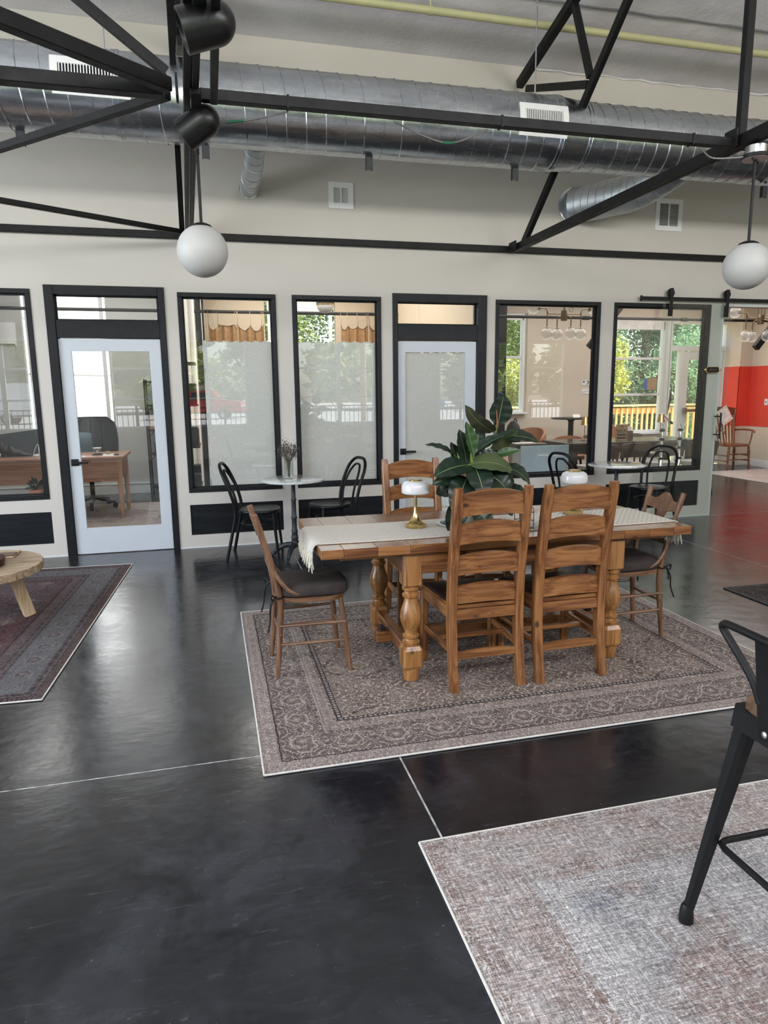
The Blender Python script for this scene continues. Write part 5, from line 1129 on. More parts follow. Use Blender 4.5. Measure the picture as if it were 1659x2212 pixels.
# ================================================================== ROOM BEHIND THE PAPERED WINDOWS
t = thing('ceiling_pipe', 'dark horizontal pipe crossing the rear rooms below the ceiling', 'pipe', (2, 3.55, 2.72))
for x0, x1 in ((-5.98, -.31), (-.23, 2.89), (2.97, 10.28)):
    MB().tube([(x0, 3.55, 2.700), (x1, 3.55, 2.700)], .024, 12).build('pipe_run', M['steel'], t)
for x in (6.15, 8.05): MB().lathe([(.024, -.07), (.034, -.06), (.036, -.01), (.034, .06), (.024, .07)], (x, 3.55, 2.700), 14, (1, 0, 0)).build('coupling', M['steel'], t)
t = thing('steel_column', 'dark steel column at the left edge of the first papered window', 'column', (-.085, 3.9, 0)); MB().box(-.145, -.025, 3.84, 3.85, 0, 3.3).box(-.145, -.025, 3.95, 3.96, 0, 3.3).box(-.09, -.08, 3.85, 3.95, 0, 3.3).build('flange', M['steel'], t, smooth=False)
MB().tube([(-.06, 3.83, .1), (-.055, 3.83, 1.5), (-.06, 3.83, 3.25)], .007, 6).build('cable', M['soft_white'], t)
t = thing('steel_column', 'dark steel column standing at the left inside the fourth window', 'column', (5.04, 4.45, 0)); MB().box(4.97, 5.11, 4.40, 4.41, 0, 3.3).box(4.97, 5.11, 4.50, 4.51, 0, 3.3).box(5.035, 5.045, 4.41, 4.50, 0, 3.3).build('flange', M['steel'], t, smooth=False)
t = thing('white_post', 'white plastic pipe standing beside the dark steel column', 'pipe', (-.17, 2.0, 0)); MB().tube([(-.165, 2.0, 0), (-.165, 2.0, 3.3)], .034, 14).build('pipe', M['soft_white'], t)
t = thing('utility_shelf', 'dark equipment shelf seen at the left edge of the first papered window', 'shelf', (-.14, 1.0, 0))
MB().box(-.235, -.222, .7, 1.3, 0, 1.9).build('back_panel', M['steel'], t, smooth=False)
for z in (.5, .95, 1.4, 1.85): MB().box(-.222, -.13, .7, 1.3, z, z+.015).build('shelf_board', M['steel'], t, smooth=False)
random.seed(21)
for k, z in enumerate((.515, .965, 1.415)):
    for j in range(2):
        h = random.uniform(.12, .26); y0 = .76+.26*j; tag(MB().box(-.218, -.14, y0, y0+.18, z, z+h, .01).build('equipment_box', M['matt']), 'dark equipment box on the shelf behind the first papered window, %s' % (['lower', 'middle', 'upper'][k]+' shelf '+['front', 'rear'][j]), 'box', 'equipment boxes')
def camisole(x0, x1, peaks, label, ripple):
    """peaks: x positions (0..1) of the hanging strings along the scalloped top"""
    t = thing('lace_drape', label, 'drape', ((x0+x1)/2, 3.5, 2.0)); W_ = x1-x0
    def top(u):
        for a, b, dp in zip(peaks, peaks[1:], ripple):
            if a <= u <= b: f = (u-a)/(b-a); return 2.52-dp*(sin(pi*f))**.65
        return 2.50
    yy = lambda u: 3.47+.018*sin(u*19+x0*7)+.008*sin(u*43)
    MB().slab(lambda u, v: ((x0+W_*u, yy(u), 1.95+(top(u)-1.95)*v), (0, 1, 0)), 48, 10, .003).build('lace_body', M['lace'], t, sharp=80)
    MB().tube([(x0+W_*u, yy(u)-.003, top(u)) for u in np.linspace(0, 1, 49)], .006, 6).build('beaded_trim', M['bronze'], t)
    for p in peaks:
        X = x0+W_*p; MB().tube(bez([(X, yy(p), 2.50), (X+.004, 3.49, 2.6), (X, 3.522, 2.69), (X, 3.555, 2.730), (X, 3.585, 2.70)], 4), .004, 5).build('string', M['bronze'], t)
camisole(.035, .445, (0, .33, .93, 1), 'gold lace drape hanging at the left above the first paper sheet', (.09, .03, .07))
camisole(.455, .825, (0, .48, .93, 1), 'gold lace drape hanging at the right above the first paper sheet', (.09, .10, .04))
camisole(1.985, 2.40, (0, .24, .62, .96, 1), 'gold lace drape hanging at the left above the second paper sheet', (.07, .05, .05, .02))
camisole(2.42, 2.80, (0, .45, 1), 'gold lace drape hanging at the right edge above the second paper sheet', (.07, .07))
t = thing('ceiling_globe', 'small globe ceiling lamp with dark top behind the second papered window', 'lamp', (1.585, 2.5, 2.6)); MB().ball((1.585, 2.5, 2.70), .118, 28).build('globe', M['milk_matt'], t)
MB().lathe([(.122, .0), (.121, .03), (.09, .09), (.03, .13), (.02, .14), (.02, .60)], (1.585, 2.5, 2.70), 28).build('dark_cap', M['matt'], t); MB().lathe([(.120, -.012), (.123, -.006), (.123, .006)], (1.585, 2.5, 2.70), 28).build('brass_band', M['brass'], t)

# ================================================================== LIBRARY
hx, hy = 2.6, 1.1
rug('pale cream patterned rug near the far right chair in the library', 9.16+.3, 2.35, .8, 1.3, rug_mat('cream_rug', .8, 1.3, (.50, .42, .38), (.56, .50, .46), (.38, .27, .24), (.6, .56, .52), (.26, .18, .16), ((0, .08, (.45, .36, .33), 'dots'),), line=.4, wear=.5), M['binding'])
t = thing('conference_table', 'long dark table in the library carrying the WiFi sign and two lamps', 'table', (6.2, 2.5, 0))
MB().box(4.98, 7.25, 1.92, 2.72, .725, .76, .004).build('table_top', M['darktop'], t); MB().box(5.02, 7.21, 1.96, 2.68, .60, .725, .004).build('apron', M['darktop'], t)
for x in (5.12, 7.13):
    for y in (2.02, 2.62): MB().box(x-.06, x+.06, y-.05, y+.05, 0, .60, .004).build('leg', M['darktop'], t)
def small_chair(kind):
    t = thing('dining_chair', None, 'chair'); K = M['matt']; U = M['taupe'] if kind == 'taupe' else M['tanleather']
    if kind == 'taupe':
        MB().slab(lambda u, v: (((u-.5)*.46, -.20-.03*(1-((u-.5)*2)**2)-.04*v, .58+.20*v-.02*((u-.5)*2)**4), (0, 1, .1)), 12, 5, .03).build('backrest', U, t, local=True, sharp=60)
        for s in (-1, 1): MB().tube([(s*.12, -.19, .42), (s*.13, -.225, .60), (s*.13, -.235, .70)], .011, 8).build('back_post', K, t, local=True)
    else:
        def sh(u, v):
            a = (u-.5)*2*1.75; r = .27-.015*v; h = .30*max(0, cos((u-.5)*2*1.35))**.45
            return ((r*sin(a), -r*cos(a)+.03, .42+h*v+.05), (sin(a), -cos(a), 0))
        MB().slab(sh, 24, 6, .035).build('backrest', U, t, local=True, sharp=60)
    MB().prism([(.22*cos(2*pi*k/28)*(1/(abs(cos(2*pi*k/28))**4+abs(sin(2*pi*k/28))**4)**.25), .21*sin(2*pi*k/28)*(1/(abs(cos(2*pi*k/28))**4+abs(sin(2*pi*k/28))**4)**.25)) for k in range(28)], .415, .475, lambda u, v, e: (u, v, e)).build('seat', M['palepad'] if kind == 'taupe' else U, t, local=True)
    for sx in (-1, 1):
        for sy in (-1, 1): MB().tube([(sx*.205, sy*.20, 0), (sx*.16, sy*.155, .415)], [.010, .014], 8).build('leg', K, t, local=True)
    return t
q0 = small_chair('taupe'); q1 = small_chair('tan')
for i, (x, y, rz, lb) in enumerate(((5.80, 1.70, 0, 'taupe padded chair at the library table, nearest below the WiFi sign'), (6.36, 1.70, 0, 'taupe padded chair at the library table, behind the left chrome stand'), (6.93, 1.70, 0, 'taupe padded chair at the library table, behind the right chrome stand'), (5.20, 1.55, .2, 'taupe padded chair at the left end of the library table'),
        (6.25, 3.02, pi, 'taupe padded chair on the far side of the library table behind the small lamp'), (6.9, 3.02, pi, 'taupe padded chair on the far side of the library table at the right'))):
    o = q0 if i == 0 else copy_tree(q0); o.location = (x, y, 0); o.rotation_euler.z = rz; tag(o, lb, 'chair', 'taupe library chairs')
for i, (x, y, rz, z, lb) in enumerate(((5.12, 3.5, 2.2, .17, 'tan leather shell chair behind the plant, left in the library'), (6.68, 3.62, pi, .2, 'tan leather shell chair by the library window, left of the railing view'), (5.67, 3.10, 2.6, .0, 'tan leather shell chair beside the tall round table'))):
    o = q1 if i == 0 else copy_tree(q1); o.location = (x, y, 0); o.rotation_euler.z = rz; tag(o, lb, 'chair', 'tan leather chairs')
    o.scale = (1.15, 1.15, 1.0+z)
t = thing('bar_table', 'tall round dark pedestal table in the library', 'table', (5.97, 3.6, 0)); MB().lathe([(0, 1.03), (.31, 1.03), (.335, 1.04), (.335, 1.052), (0, 1.056)], (5.97, 3.6, 0), 40).build('round_top', M['matt'], t); MB().lathe([(.22, 0), (.22, .012), (.05, .025), (.045, .04), (.045, .99), (.08, 1.03)], (5.97, 3.6, 0), 20).build('pedestal', M['matt'], t)
t = thing('name_card', 'small white tent card on the tall round table', 'card', (6.05, 3.6, 1.056)); MB().bar((6.05, 3.55, 1.057), (6.05, 3.58, 1.11), .13, .002, (0, -1, 0)).build('card_face', M['card'], t, smooth=False)
t = thing('side_desk', 'dark low cabinet with papers on top left in the library', 'cabinet', (4.6, 2.4, 0)); MB().box(4.18, 4.75, 2.1, 2.7, .70, .755, .004).build('cabinet_top', M['darktop'], t); MB().box(4.22, 4.71, 2.14, 2.66, .0, .70, .004).build('cabinet_body', M['grey'], t)
o = MB().box(4.30, 4.62, 2.2, 2.4, .756, .760).build('paper_sheet', M['card'], smooth=False); tag(o, 'white papers on the dark cabinet in the library', 'paper')
t = thing('backpack', 'grey backpack standing behind the plant in the library', 'bag', (4.42, 2.55, .755)); MB().lathe([(.10, .0), (.12, .03), (.115, .16), (.09, .25), (.04, .31), (0, .32)], (4.42, 2.56, .756), 20).build('bag_body', M['iron'], t); MB().tube(bez([(4.39, 2.5, 1.06), (4.42, 2.5, 1.11), (4.45, 2.5, 1.06)], 5), .008, 6).build('grab_loop', M['matt'], t)
t = thing('acrylic_board', 'pale blue translucent board leaning behind the fourth window', 'board', (3.95, .62, .5)); MB().box(3.61, 4.255, .60, .612, .50, .865, .002).build('sheet', M['paleblue'], t)
for x in (3.70, 4.17): MB().box(x-.02, x+.02, .58, .68, 0, .50).build('board_foot', M['grey'], t, smooth=False)
def shade_lamp(x, y, z0, label, s=1.):
    t = thing('cordless_lamp', label, 'lamp', (x, y, z0), group='small brass shade lamps'); MB().lathe([(.055, 0), (.055, .006), (.01, .010)], (x, y, z0), 24).build('foot_disc', M['bronze'], t); MB().tube([(x, y, z0+.006), (x, y, z0+.27)], .005, 8).build('stem', M['bronze'], t)
    MB().lathe([(.062, .235), (.044, .36), (.040, .36), (.058, .235)], (x, y, z0), 28).build('shade', M['brass'], t)
shade_lamp(5.50, 2.35, .76, 'small brass lamp with conical shade at the left end of the library table'); shade_lamp(7.02, 2.62, .76, 'small brass lamp with conical shade right of the WiFi sign')
t = thing('wifi_sign', 'kraft board WiFi sign standing on the library table', 'sign', (6.0, 2.15, .76)); MB().box(5.905, 6.10, 2.14, 2.155, .76, 1.005, .002).build('board', M['cardboard'], t)
text('lettering', 'WiFi', .098, (6.002, 2.1385, .895), (pi/2, 0, 0), M['ink'], t)
mb = MB()
for r in (.018, .032, .046): mb.tube([(6.002+r*sin(a), 2.139, .94+r*cos(a)) for a in np.linspace(-.8, .8, 9)], .003, 5)
mb.build('wave_symbol', M['ink'], t)
for z in (.80, .845): MB().box(5.925, 6.08, 2.1375, 2.14, z-.012, z+.014).build('dark_bar', M['ink'], t, smooth=False)
t = thing('desk_organiser', 'dark box with white paper standing behind the WiFi sign', 'box', (6.17, 2.25, .76)); MB().box(6.11, 6.24, 2.2, 2.32, .76, .90, .004).build('box_body', M['walnut'], t); MB().bar((6.16, 2.24, .80), (6.18, 2.25, .965), .13, .01, (0, -1, 0)).build('paper_stack', M['card'], t, smooth=False)
def stand(x, y, label, top):
    t = thing('chrome_stand', label, 'stand', (x, y, 0), group='chrome stands in the library'); c = M['chrome']
    MB().lathe([(.028, .30), (.028, .62), (.022, .63), (.022, .88), (.016, .89), (.016, 1.02), (.008, 1.03), (.008, top)], (x, y, 0), 16).build('telescopic_tube', c, t)
    for z in (.60, .74, .86, .98):
        MB().lathe([(.02, -.02), (.036, -.014), (.036, .014), (.02, .02)], (x, y, z), 14).build('clamp_collar', M['iron'], t); MB().bar((x, y, z), (x-.065, y-.02, z+.012), .014, .022, b=.003).build('clamp_lever', c, t)
    for k in range(3):
        a = .4+2*pi*k/3; MB().tube([(x+.02*cos(a), y+.02*sin(a), .46), (x+.34*cos(a), y+.34*sin(a), .012)], .012, 8).build('leg', c, t)
    return t
stand(5.86, 1.0, 'chrome telescopic stand with clamps, left of two behind the last window', 1.06); s2 = stand(6.14, 1.0, 'chrome telescopic stand with a dark reel, right of two behind the last window', 1.06)
MB().lathe([(.0, 0), (.05, 0), (.055, .006), (.04, .014), (.055, .022), (.05, .028), (0, .028)], (6.20, .99, .80), 24, (.3, -1, 0)).build('reel', M['iron'], s2)
t = thing('hanging_ornament', 'dark and silver ornament hanging on a cord before the library window', 'ornament', (8.55, 4.5, 1.0)); MB().tube([(8.55, 4.55, 3.325), (8.55, 4.55, 1.02)], .004, 5).build('cord', M['matt'], t)
MB().bar((8.45, 4.55, 1.05), (8.62, 4.55, .90), .06, .04, b=.008).build('silver_body', M['chrome'], t); MB().bar((8.60, 4.55, .92), (8.70, 4.55, .85), .05, .04, b=.008).build('dark_body', M['iron'], t)
MB().tube(bez([(8.58, 4.52, 1.7), (8.60, 4.52, 1.45), (8.57, 4.52, 1.2), (8.55, 4.52, 1.02)], 6), [.002]+[.016*sin(pi*k/18)+.002 for k in range(1, 19)], 8).build('ribbon', M['matt'], t)
t = thing('suncatcher', 'small blue and beige square panel hanging in the library window', 'ornament', (8.3, 4.7, 1.5)); MB().box(8.20, 8.40, 4.70, 4.71, 1.5, 1.72).build('panel', M['cardboard'], t, smooth=False); MB().box(8.13, 8.20, 4.70, 4.71, 1.5, 1.72).build('panel', M['bluepaint'], t, smooth=False); MB().tube([(8.28, 4.705, 1.72), (8.28, 4.705, 2.7)], .003, 5).build('cord', M['matt'], t)
for (z0, z1, m_, lb) in ((1.60, 1.70, 'ink', 'small white notice with a dark symbol, upper of two on the library wall'), (1.44, 1.53, 'lilac', 'small white notice with a lilac stripe, lower of two on the library wall')):
    t = thing('wall_notice', lb, 'notice', (6.92, 4.79, z0)); MB().box(6.85, 7.02, 4.792, 4.798, z0, z1).build('sheet', M['card'], t, smooth=False)
    if m_ == 'ink':
        MB().tube(bez([(6.945, 4.790, z0+.075), (6.975, 4.790, z0+.08), (6.985, 4.790, z0+.05), (6.95, 4.790, z0+.02)], 4), .008, 5).build('symbol', M['ink'], t); MB().box(6.87, 6.90, 4.79, 4.792, z0+.05, z1-.015).build('symbol', M['ink'], t, smooth=False)
    else: MB().bar((6.87, 4.791, z0+.03), (6.99, 4.791, z0+.06), .003, .014).build('stripe', M['lilac'], t, smooth=False)
def chandelier(x, y, z, label):
    t = thing('globe_chandelier', label, 'chandelier', (x, y, z), group='brass globe chandeliers'); B = M['bronze']
    MB().lathe([(0, -.075), (.042, -.07), (.046, -.05), (.046, .05), (.042, .07), (0, .075)], (x, y, z), 20).build('hub', B, t); MB().tube([(x, y, z), (x, y, 3.32)], .008, 8).build('stem', B, t)
    for i, a in enumerate((0.0, 1.05, 2.09, 3.14, 4.19, 5.24)):
        c, s_ = cos(a), sin(a)
        if i in (0, 3):
            q = 1 if i == 0 else -1
            MB().tube(bez([(x, y, z+.02), (x+q*.20, y, z+.02), (x+q*.245, y, z+.025), (x+q*.265, y, z+.06), (x+q*.29, y, z+.09), (x+q*.40, y, z+.095)], 5), .0075, 8).build('arm', B, t); g = (x+q*.475, y, z+.095); ax = (q, 0, 0)
            MB().tube([(x+q*.262, y, z+.05), (x+q*.262, y, z-.17)], .0075, 8).build('arm', B, t); g2 = (x+q*.262, y, z-.255); MB().lathe([(.036, 0), (.03, .012), (.01, .02)], (g2[0], g2[1], g2[2]+.078), 16).build('globe_holder', B, t); MB().ball(g2, .082, 24).build('globe', M['clearglobe'], t)
        else:
            up_ = i in (1, 4); R = .20
            if up_:
                MB().tube(bez([(x, y, z), (x+c*R*.8, y+s_*R*.8, z-.01), (x+c*R, y+s_*R, z+.03), (x+c*R, y+s_*R, z+.20)], 5), .0075, 8).build('arm', B, t); g = (x+c*R, y+s_*R, z+.28); ax = (0, 0, 1)
            else:
                MB().tube(bez([(x, y, z), (x+c*.09, y+s_*.09, z-.02), (x+c*.11, y+s_*.11, z-.06), (x+c*.11, y+s_*.11, z-.17)], 5), .0075, 8).build('arm', B, t); g = (x+c*.11, y+s_*.11, z-.255); ax = (0, 0, -1)
        b_ = V(g)-V(ax)*.078; MB().lathe([(.036, 0), (.03, -.012), (.01, -.02)], b_, 16, ax).build('globe_holder', B, t); MB().ball(g, .082, 24).build('globe', M['clearglobe'], t)
    MB().tube([(x+.03*cos(a), y-.19+0*a, z+.06+.03*sin(a)) for a in np.linspace(0, 2*pi, 15)[:-1]], .004, 5, closed=True).build('ring_ornament', B, t)
    return t
chandelier(4.895, 2.0, 2.555, 'brass chandelier with glass globes behind the fourth window'); chandelier(8.30, 2.1, 2.56, 'brass chandelier with white globes seen through the library opening at the right')
for (p, q, lb) in (((6.02, 3.2, 2.20), (6.90, 3.2, 3.26), 'dark angled knee brace in the library behind the fourth window'), ((8.70, 2.6, 2.16), (9.6, 2.6, 3.22), 'dark angled knee brace behind the white globes at the right')):
    beam('knee_brace', lb, p, q, .08, .10, cat='brace', group='library knee braces')
# spindle-back armchair with a card
t = thing('spindle_armchair', 'red-brown spindle-back wooden armchair by the red band wall', 'chair', (9.60, 3.95, 0), 0.); x, y = 9.61, 3.98; Wd = M['mahog']
MB().prism([(.27*cos(2*pi*k/32)/(abs(cos(2*pi*k/32))**4+abs(sin(2*pi*k/32))**4)**.25, .24*sin(2*pi*k/32)/(abs(cos(2*pi*k/32))**4+abs(sin(2*pi*k/32))**4)**.25) for k in range(32)], .435, .475, lambda u, v, e: (x+u, y+v, e)).build('seat', M['mahog'], t)
tl = [(.016, 0), (.020, .03), (.026, .09), (.018, .11), (.021, .13), (.019, .22), (.028, .33), (.020, .36), (.022, .43)]
for sx in (-1, 1):
    for sy in (-1, 1): MB().lathe(tl, (x+sx*.245, y+sy*.20, 0), 12, (-sx*.06, -sy*.04, 1)).build('leg', Wd, t)
    MB().tube(bez([(x+sx*.235, y+.22, .46), (x+sx*.275, y+.29, .75), (x+sx*.335, y+.36, 1.13)], 6), .020, 10).build('back_post', Wd, t)
    MB().tube(bez([(x+sx*.285, y+.28, .72), (x+sx*.315, y+.05, .735), (x+sx*.335, y-.14, .72), (x+sx*.33, y-.18, .69)], 6), .018, 10).build('armrest', Wd, t); MB().tube(bez([(x+sx*.33, y-.12, .71), (x+sx*.31, y-.13, .6), (x+sx*.27, y-.14, .46)], 5), .014, 8).build('arm_support', Wd, t)
    for z in (.16, .26): MB().tube([(x+sx*.238, y-.19, z), (x+sx*.238, y+.19, z)], .010, 8).build('side_stretcher', Wd, t)
for z in (.19, .29): MB().tube([(x-.23, y-.195, z), (x-.05, y-.195, z), (x, y-.195, z), (x+.05, y-.195, z), (x+.23, y-.195, z)], [.008, .014, .011, .014, .008], 10).build('front_stretcher', Wd, t)
for k in range(7): a = (k-3)/3; MB().tube([(x+a*.185, y+.215, .47), (x+a*.22, y+.285, .75), (x+a*.27, y+.355, 1.03)], [.010, .017, .011], 8).build('spindle', Wd, t)
MB().slab(lambda u, v: ((x+(u-.5)*.68, y+.36-.02*(1-(2*u-1)**2)*0, 1.0+(.13+.035*(1-(2*u-1)**2))*v), (0, 1, -.1)), 14, 4, .025).build('crest_rail', Wd, t, sharp=60)
t = thing('greeting_card', 'tilted white card with rose and gold print on the spindle armchair', 'card', (9.63, 4.2, 1.0)); R_ = Matrix.Rotation(radians(-32), 4, 'Y')
def cp(u, v, e=0): p = R_ @ V((u, 0, v)); return V((9.632, 4.245-e+ .22*(p.z)*.35, 1.0))+p
MB().add([cp(-.125, -.155), cp(.125, -.155), cp(.125, .155), cp(-.125, .155)]+[cp(-.125, -.155, -.004), cp(.125, -.155, -.004), cp(.125, .155, -.004), cp(-.125, .155, -.004)], [(0, 1, 2, 3), (7, 6, 5, 4), (0, 4, 5, 1), (1, 5, 6, 2), (2, 6, 7, 3), (3, 7, 4, 0)]).build('card_face', M['card'], t, smooth=False)
random.seed(2); mb = [MB(), MB()]
for k in range(34):
    a = 2*pi*k/34; c = cp(.105*max(-1, min(1, 1.3*cos(a)))+random.uniform(-.01, .01), .132*max(-1, min(1, 1.3*sin(a)))+random.uniform(-.01, .01), .0015); r = random.uniform(.005, .013); mb[0 if k % 8 in (0, 1, 4) else 1].add([c+R_ @ V((r*cos(q), -.0, r*sin(q))) for q in (0, 1.05, 2.1, 3.14, 4.2, 5.24)], [tuple(range(6))])
mb[0].build('rose_print', M['rose'], t, smooth=False); mb[1].build('gold_print', M['goldink'], t, smooth=False)
mb = MB()
for k in range(4): w = (.05, .06, .045, .055)[k]; mb.add([cp(-w, .05-.03*k, .0015), cp(w, .05-.03*k, .0015), cp(w, .058-.03*k, .0015), cp(-w, .058-.03*k, .0015)], [(0, 1, 2, 3)])
mb.build('text_lines', M['lilac'], t, smooth=False)
t = thing('light_switch', 'white light switch plate on the red wall band', 'switch', (10.29, 3.96, 1.2)); MB().box(10.287, 10.294, 3.92, 4.0, 1.19, 1.31, .002).build('plate', M['light'], t); MB().box(10.282, 10.287, 3.953, 3.967, 1.235, 1.265).build('toggle', M['iron'], t, smooth=False)

# ================================================================== OUTSIDE
o = MB().box(-60, 70, -90, -9.75, -.3, -.12).build('ground', M['asphalt'], smooth=False); tag(o, kind='structure')
o = MB().box(-60, 70, -20, -9.76, -.12, -.09).build('lawn', M['grass'], smooth=False); tag(o, 'strip of lawn outside the front windows', 'grass', kind='stuff')
o = MB().box(-60, 70, -20.4, -20, -.12, .02).build('kerb', M['kerb'], smooth=False); tag(o, 'red kerb along the lawn outside', 'kerb')
o = MB().box(-60, 70, 4.95, 90, -.6, -.35).build('yard', M['lawn_ground'], smooth=False); tag(o, kind='structure')
def foliage(mb_name, lumps, n, size, mt, parent, seed):
    rs = np.random.RandomState(seed); cs = []
    tot = sum(l[3]*l[4]*l[5] for l in lumps)
    for (x, y, z, a, b, c) in lumps:
        k = max(20, int(n*a*b*c/tot)); d = rs.normal(size=(k, 3)); d /= np.linalg.norm(d, axis=1)[:, None]; r = rs.uniform(.45, 1, (k, 1))**.6
        cs.append(np.array([x, y, z])+d*r*np.array([a, b, c])*rs.uniform(.85, 1.12, (k, 1)))
    c = np.concatenate(cs); k = len(c); d = rs.normal(size=(k, 3)); d[:, 2] = d[:, 2]*.5-.3; d /= np.linalg.norm(d, axis=1)[:, None]
    a = np.cross(d, rs.normal(size=(k, 3))); a /= np.linalg.norm(a, axis=1)[:, None]; s = size*rs.uniform(.6, 1.3, (k, 1))
    v = np.stack([c-d*s, c+a*s*.45, c+d*s, c-a*s*.45], 1).reshape(-1, 3)
    me = bpy.data.meshes.new(mb_name); me.from_pydata(v.tolist(), [], (np.arange(k*4).reshape(-1, 4)).tolist()); me.materials.append(mt)
    if parent is not None:
        off = parent.location; me.transform(Matrix.Translation(-off))
    o = bpy.data.objects.new(mb_name, me); C.objects.link(o); o.parent = parent; return o
def tree(x, y, h, w, mt, label, seed, n=5000, size=.11, group=None, base=None, z0=-.35):
    t = thing('tree', label, 'tree', (x, y, z0), group=group); random.seed(seed); lumps = []
    base = .35*h if base is None else base
    for k in range(9):
        a = random.uniform(0, 2*pi); q = random.uniform(.1, .62); zz = base+(h-base)*random.uniform(.12, .88)
        lumps.append((x+w*q*cos(a), y+w*q*sin(a)*.8, z0+zz, w*.5, w*.45, (h-base)*.26))
    P = bez([(x, y, z0), (x+.1*w*random.uniform(-1, 1), y, z0+h*.3), (x+.12*w*random.uniform(-1, 1), y, z0+h*.7)], 5); r = .03*h**.9
    MB().tube(P, [r*(1-.07*i) for i in range(len(P))], 10).build('trunk', M['bark'], t)
    for k in range(4): b = P[4+k]; MB().tube([b, b+V((random.uniform(-.4, .4)*w, random.uniform(-.3, .3)*w, h*.2))], [r*.4, r*.12], 6).build('branch', M['bark'], t)
    tag(foliage('foliage', lumps, n, size, mt, t, seed), kind='stuff'); return t
gA = 'trees beyond the deck'
for i, (x, y, h, w, m_, lb, nn, bs) in enumerate(((9.3, 8.6, 3.1, 1.1, 'lf_c', 'yellow-green young tree close behind the deck railing', 4200, .9), (11.2, 12.5, 6.5, 2.6, 'lf_b', 'teal-green tree seen through the library glass door', 12000, .2), (14.5, 13.5, 7, 2.8, 'lf_b', 'teal-green tree at the right beyond the deck', 12000, .2),
        (8.0, 12.2, 6.5, 2.5, 'lf_a', 'bright green tree seen through the library window', 12000, .2), (17.5, 15.5, 7, 3., 'lf_b', 'teal-green tree far right beyond the deck', 9000, .2), (5.2, 11.5, 6, 2.2, 'lf_a', 'bright green tree behind the narrow library window', 9000, .3), (10.2, 16.5, 9, 3.4, 'lf_a', 'tall green tree in the second row beyond the deck', 12000, .2), (14, 18.5, 9, 3.4, 'lf_b', 'tall teal tree in the second row beyond the deck', 11000, .2),
        (2.0, 10.8, 6, 2.0, 'lf_a', 'bright green tree behind the window of the papered room', 7000, 1.2), (7.2, 9.2, 2.6, .9, 'lf_c', 'low yellow-green shrub tree left of the library window view', 3000, .5), (-.2, 14, 7, 2.4, 'lf_a', 'green tree beyond the office window edge', 6000, 1.0), (12.4, 9.6, 2.6, 1.2, 'lf_b', 'low green bush right behind the deck railing', 4000, .3), (13.4, 10.6, 3.6, 1.5, 'lf_b', 'middle-sized green bush at the right behind the railing', 4500, .3))):
    tree(x, y, h, w, M[m_], lb, 30+i, int(nn*2.4), .062 if m_ != 'lf_c' else .055, gA, bs)
# deck and railing
t = thing('deck_floor', 'wooden deck outside the library', 'deck', (8.5, 6.2, -.12))
for k in range(15): MB().box(4.6, 15.5, 4.95+.15*k, 5.09+.15*k, -.13, -.10).build('deck_board', M['deck_x'], t, smooth=False)
t = thing('deck_railing', 'yellow pine deck railing with balusters outside the library', 'railing', (9, 7.05, -.1)); D, DX_ = M['deck'], M['deck_x']
def rail(p, q, nb):
    p, q = V(p), V(q); L_ = (q-p).length; e = lambda f, z: p+(q-p)*f+V((0, 0, z)); n_ = V((-(q-p).y, (q-p).x, 0)).normalized()
    MB().bar(e(0, 1.14), e(1, 1.14), .14, .04, b=.005).build('top_board', DX_, t); MB().bar(e(0, 1.02), e(1, 1.02), .04, .14, b=.004).build('face_board', DX_, t); MB().bar(e(0, .10), e(1, .10), .04, .09, b=.004).build('bottom_board', DX_, t)
    for k in range(nb): c = e((k+.5)/nb, .53)-n_*.035; MB().box(c.x-.02, c.x+.02, c.y-.02, c.y+.02, -.05, 1.08).build('baluster', D, t, smooth=False)
    for f in (0, 1): c = e(f, 0); MB().box(c.x-.045, c.x+.045, c.y-.045, c.y+.045, -.12, 1.12, .004).build('post', D, t)
rail((5.0, 7.05, 0), (8.05, 7.05, 0), 22); rail((8.05, 7.05, 0), (10.75, 7.05, 0), 20); rail((10.75, 7.05, 0), (13.4, 6.4, 0), 20)
# white metal building outside the office window
t = thing('metal_building', 'white metal-clad building with grey cross braces outside the office window', 'building', (-5, 9, -.35))
A_ = V((-1.9, 9.2, 0)); u_ = V((-.7071, -.7071, 0)); n_ = V((.7071, -.7071, 0)); Q = lambda s_, z, e=0: A_+u_*s_+n_*e+V((0, 0, z))
MB().prism([(0, -.35), (9, -.35), (9, 6), (0, 6)], -.3, 0, lambda u, v, e: Q(u, v, e)).build('siding', M['siding'], t, smooth=False)
for z in (.9, 1.95, 3.0, 4.1): MB().bar(Q(0, z, .012), Q(9, z, .012), .02, .035).build('seam', M['grey_siding'], t, smooth=False)
for p, q in (((.9, 2.75), (2.9, 1.55)), ((.9, .3), (2.9, 1.4)), ((2.9, 1.5), (5.6, 2.8))): MB().bar(Q(*p, .03), Q(*q, .03), .05, .14).build('cross_brace', M['grey_siding'], t, smooth=False)
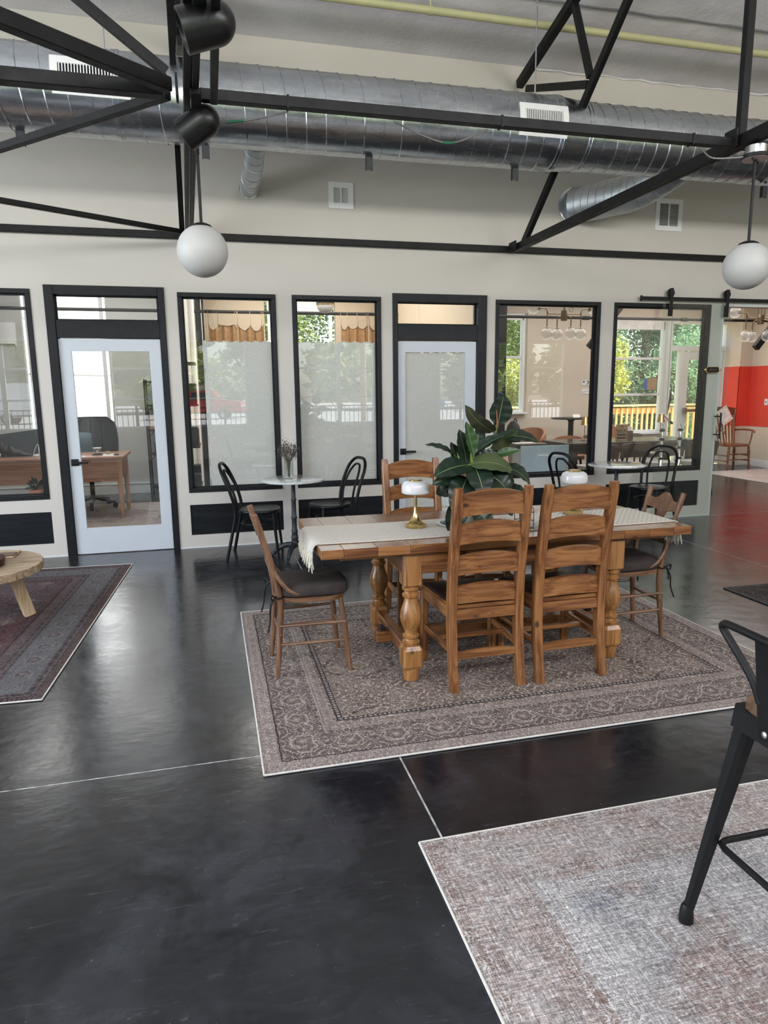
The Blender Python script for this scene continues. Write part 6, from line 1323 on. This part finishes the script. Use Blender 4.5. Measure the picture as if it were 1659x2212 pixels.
# street side behind the camera: fence, trees, vehicles, pole
t = thing('yard_fence', 'black metal picket fence along the lawn outside the front windows', 'fence', (2, -13.2, -.1))
for z in (.08, .96, 1.10): MB().box(-14, 18, -13.215, -13.185, z, z+.03).build('fence_rail', M['steel'], t, smooth=False)
mb = MB()
for k in range(230): mb.box(-14+k*.14-.008, -14+k*.14+.008, -13.21, -13.19, -.1, 1.12)
tag(mb.build('pickets', M['steel'], t, smooth=False), kind='stuff')
for k in range(14): MB().box(-14+2.4*k-.03, -14+2.4*k+.03, -13.23, -13.17, -.1, 1.2).build('fence_post', M['steel'], t, smooth=False)
def vehicle(x, y, rz, m_, kind, label):
    t = thing(dict(car='car', van='van', truck='pickup_truck')[kind], label, 'vehicle', (x, y, -.12), rz)
    if kind == 'car': body = [(-2.2, .35), (-2.25, .75), (-1.9, .95), (-1.2, 1.0), (-.6, 1.42), (.75, 1.45), (1.45, 1.02), (2.15, .88), (2.25, .6), (2.2, .32)]; win = [(-1.05, 1.0), (-.52, 1.36), (.7, 1.38), (1.25, 1.02)]
    elif kind == 'van': body = [(-2.6, .4), (-2.65, 2.1), (-2.5, 2.3), (1.2, 2.3), (1.8, 1.35), (2.55, 1.15), (2.65, .4)]; win = [(.1, 1.4), (.1, 2.05), (1.1, 2.05), (1.5, 1.4)]
    else: body = [(-2.7, .45), (-2.75, 1.1), (-.75, 1.1), (-.6, 1.75), (.8, 1.8), (1.4, 1.2), (2.6, 1.1), (2.7, .45)]; win = [(-.45, 1.2), (-.38, 1.65), (.7, 1.68), (1.15, 1.2)]
    MB().prism(body, -.87, .87, lambda u, v, e: (u, e, v)).build('body_shell', M[m_], t, local=True, smooth=False)
    MB().prism(win, -.885, .885, lambda u, v, e: (u, e, v)).build('side_windows', M['carglass'], t, local=True, smooth=False)
    for sx in (-1.45, 1.5):
        for sy in (-1, 1):
            w_ = MB().lathe([(0, -.1), (.30, -.1), (.33, -.08), (.33, .08), (.30, .1), (0, .1)], (sx, sy*.80, .33), 20, (0, 1, 0)).build('wheel', M['tyre'], t, local=True); MB().lathe([(.19, 0), (.19, .012), (0, .02)], (sx, sy*.90, .33), 16, (0, sy, 0)).build('hub_cap', M['hub'], w_, local=True)
    for sx, mm in ((2.22 if kind == 'car' else 2.62, 'white'), (-2.22 if kind == 'car' else -2.66, 'rose')):
        for sy in (-1, 1): MB().box(sx-.05, sx+.05, sy*.7-.12, sy*.7+.12, .72, .86, .02).build('lamp', M[mm], t, local=True)
    return t
vehicle(-.6, -38, .15, 'carred', 'truck', 'red pickup truck on the street outside the front windows'); vehicle(4.2, -41, 0, 'carwhite', 'car', 'white car parked behind the red pickup on the street'); vehicle(-9.6, -36, 0, 'carwhite', 'van', 'white van on the street outside the front windows'); vehicle(16.4, -47, 0, 'carblue', 'car', 'blue car on the street outside the front windows'); vehicle(21.5, -44, 0, 'cargrey', 'car', 'grey car at the right on the street outside')
t = thing('utility_pole', 'wooden utility pole on the lawn outside the front windows', 'pole', (6.9, -24, -.1)); MB().tube([(6.9, -24, -.1), (6.9, -24, 9)], .14, 12).build('pole', M['polewood'], t)
for x in (-1.4, 2.0): MB().tube([(6.9, -24, 7.5), (6.9+x*2, -25, -.1)], .02, 6).build('guy_wire', M['yellowpipe'], t)
gB = 'street trees'
random.seed(77)
for i in range(15):
    x = -34+i*6.4+random.uniform(-1, 1); h = random.uniform(9, 13)
    tree(x, -56+random.uniform(-4, 4), h, 4.6, M['lf_d'], 'leafy street tree across the road, %s from the left' % ('leftmost second third fourth fifth sixth seventh eighth ninth tenth eleventh twelfth thirteenth fourteenth fifteenth'.split()[i]), 200+i, 3200, .5, gB, .8, -.1)
tree(-5.4, -22, 6.5, 2.4, M['lf_c'], 'yellow-green lawn tree outside the front windows, mirrored in the left door', 301, 5000, .2, gB, 2.0, -.1)
tree(-14, -26, 8, 3.2, M['lf_d'], 'lawn tree outside at the far left of the front windows', 302, 3500, .3, gB, 1.4, -.1)
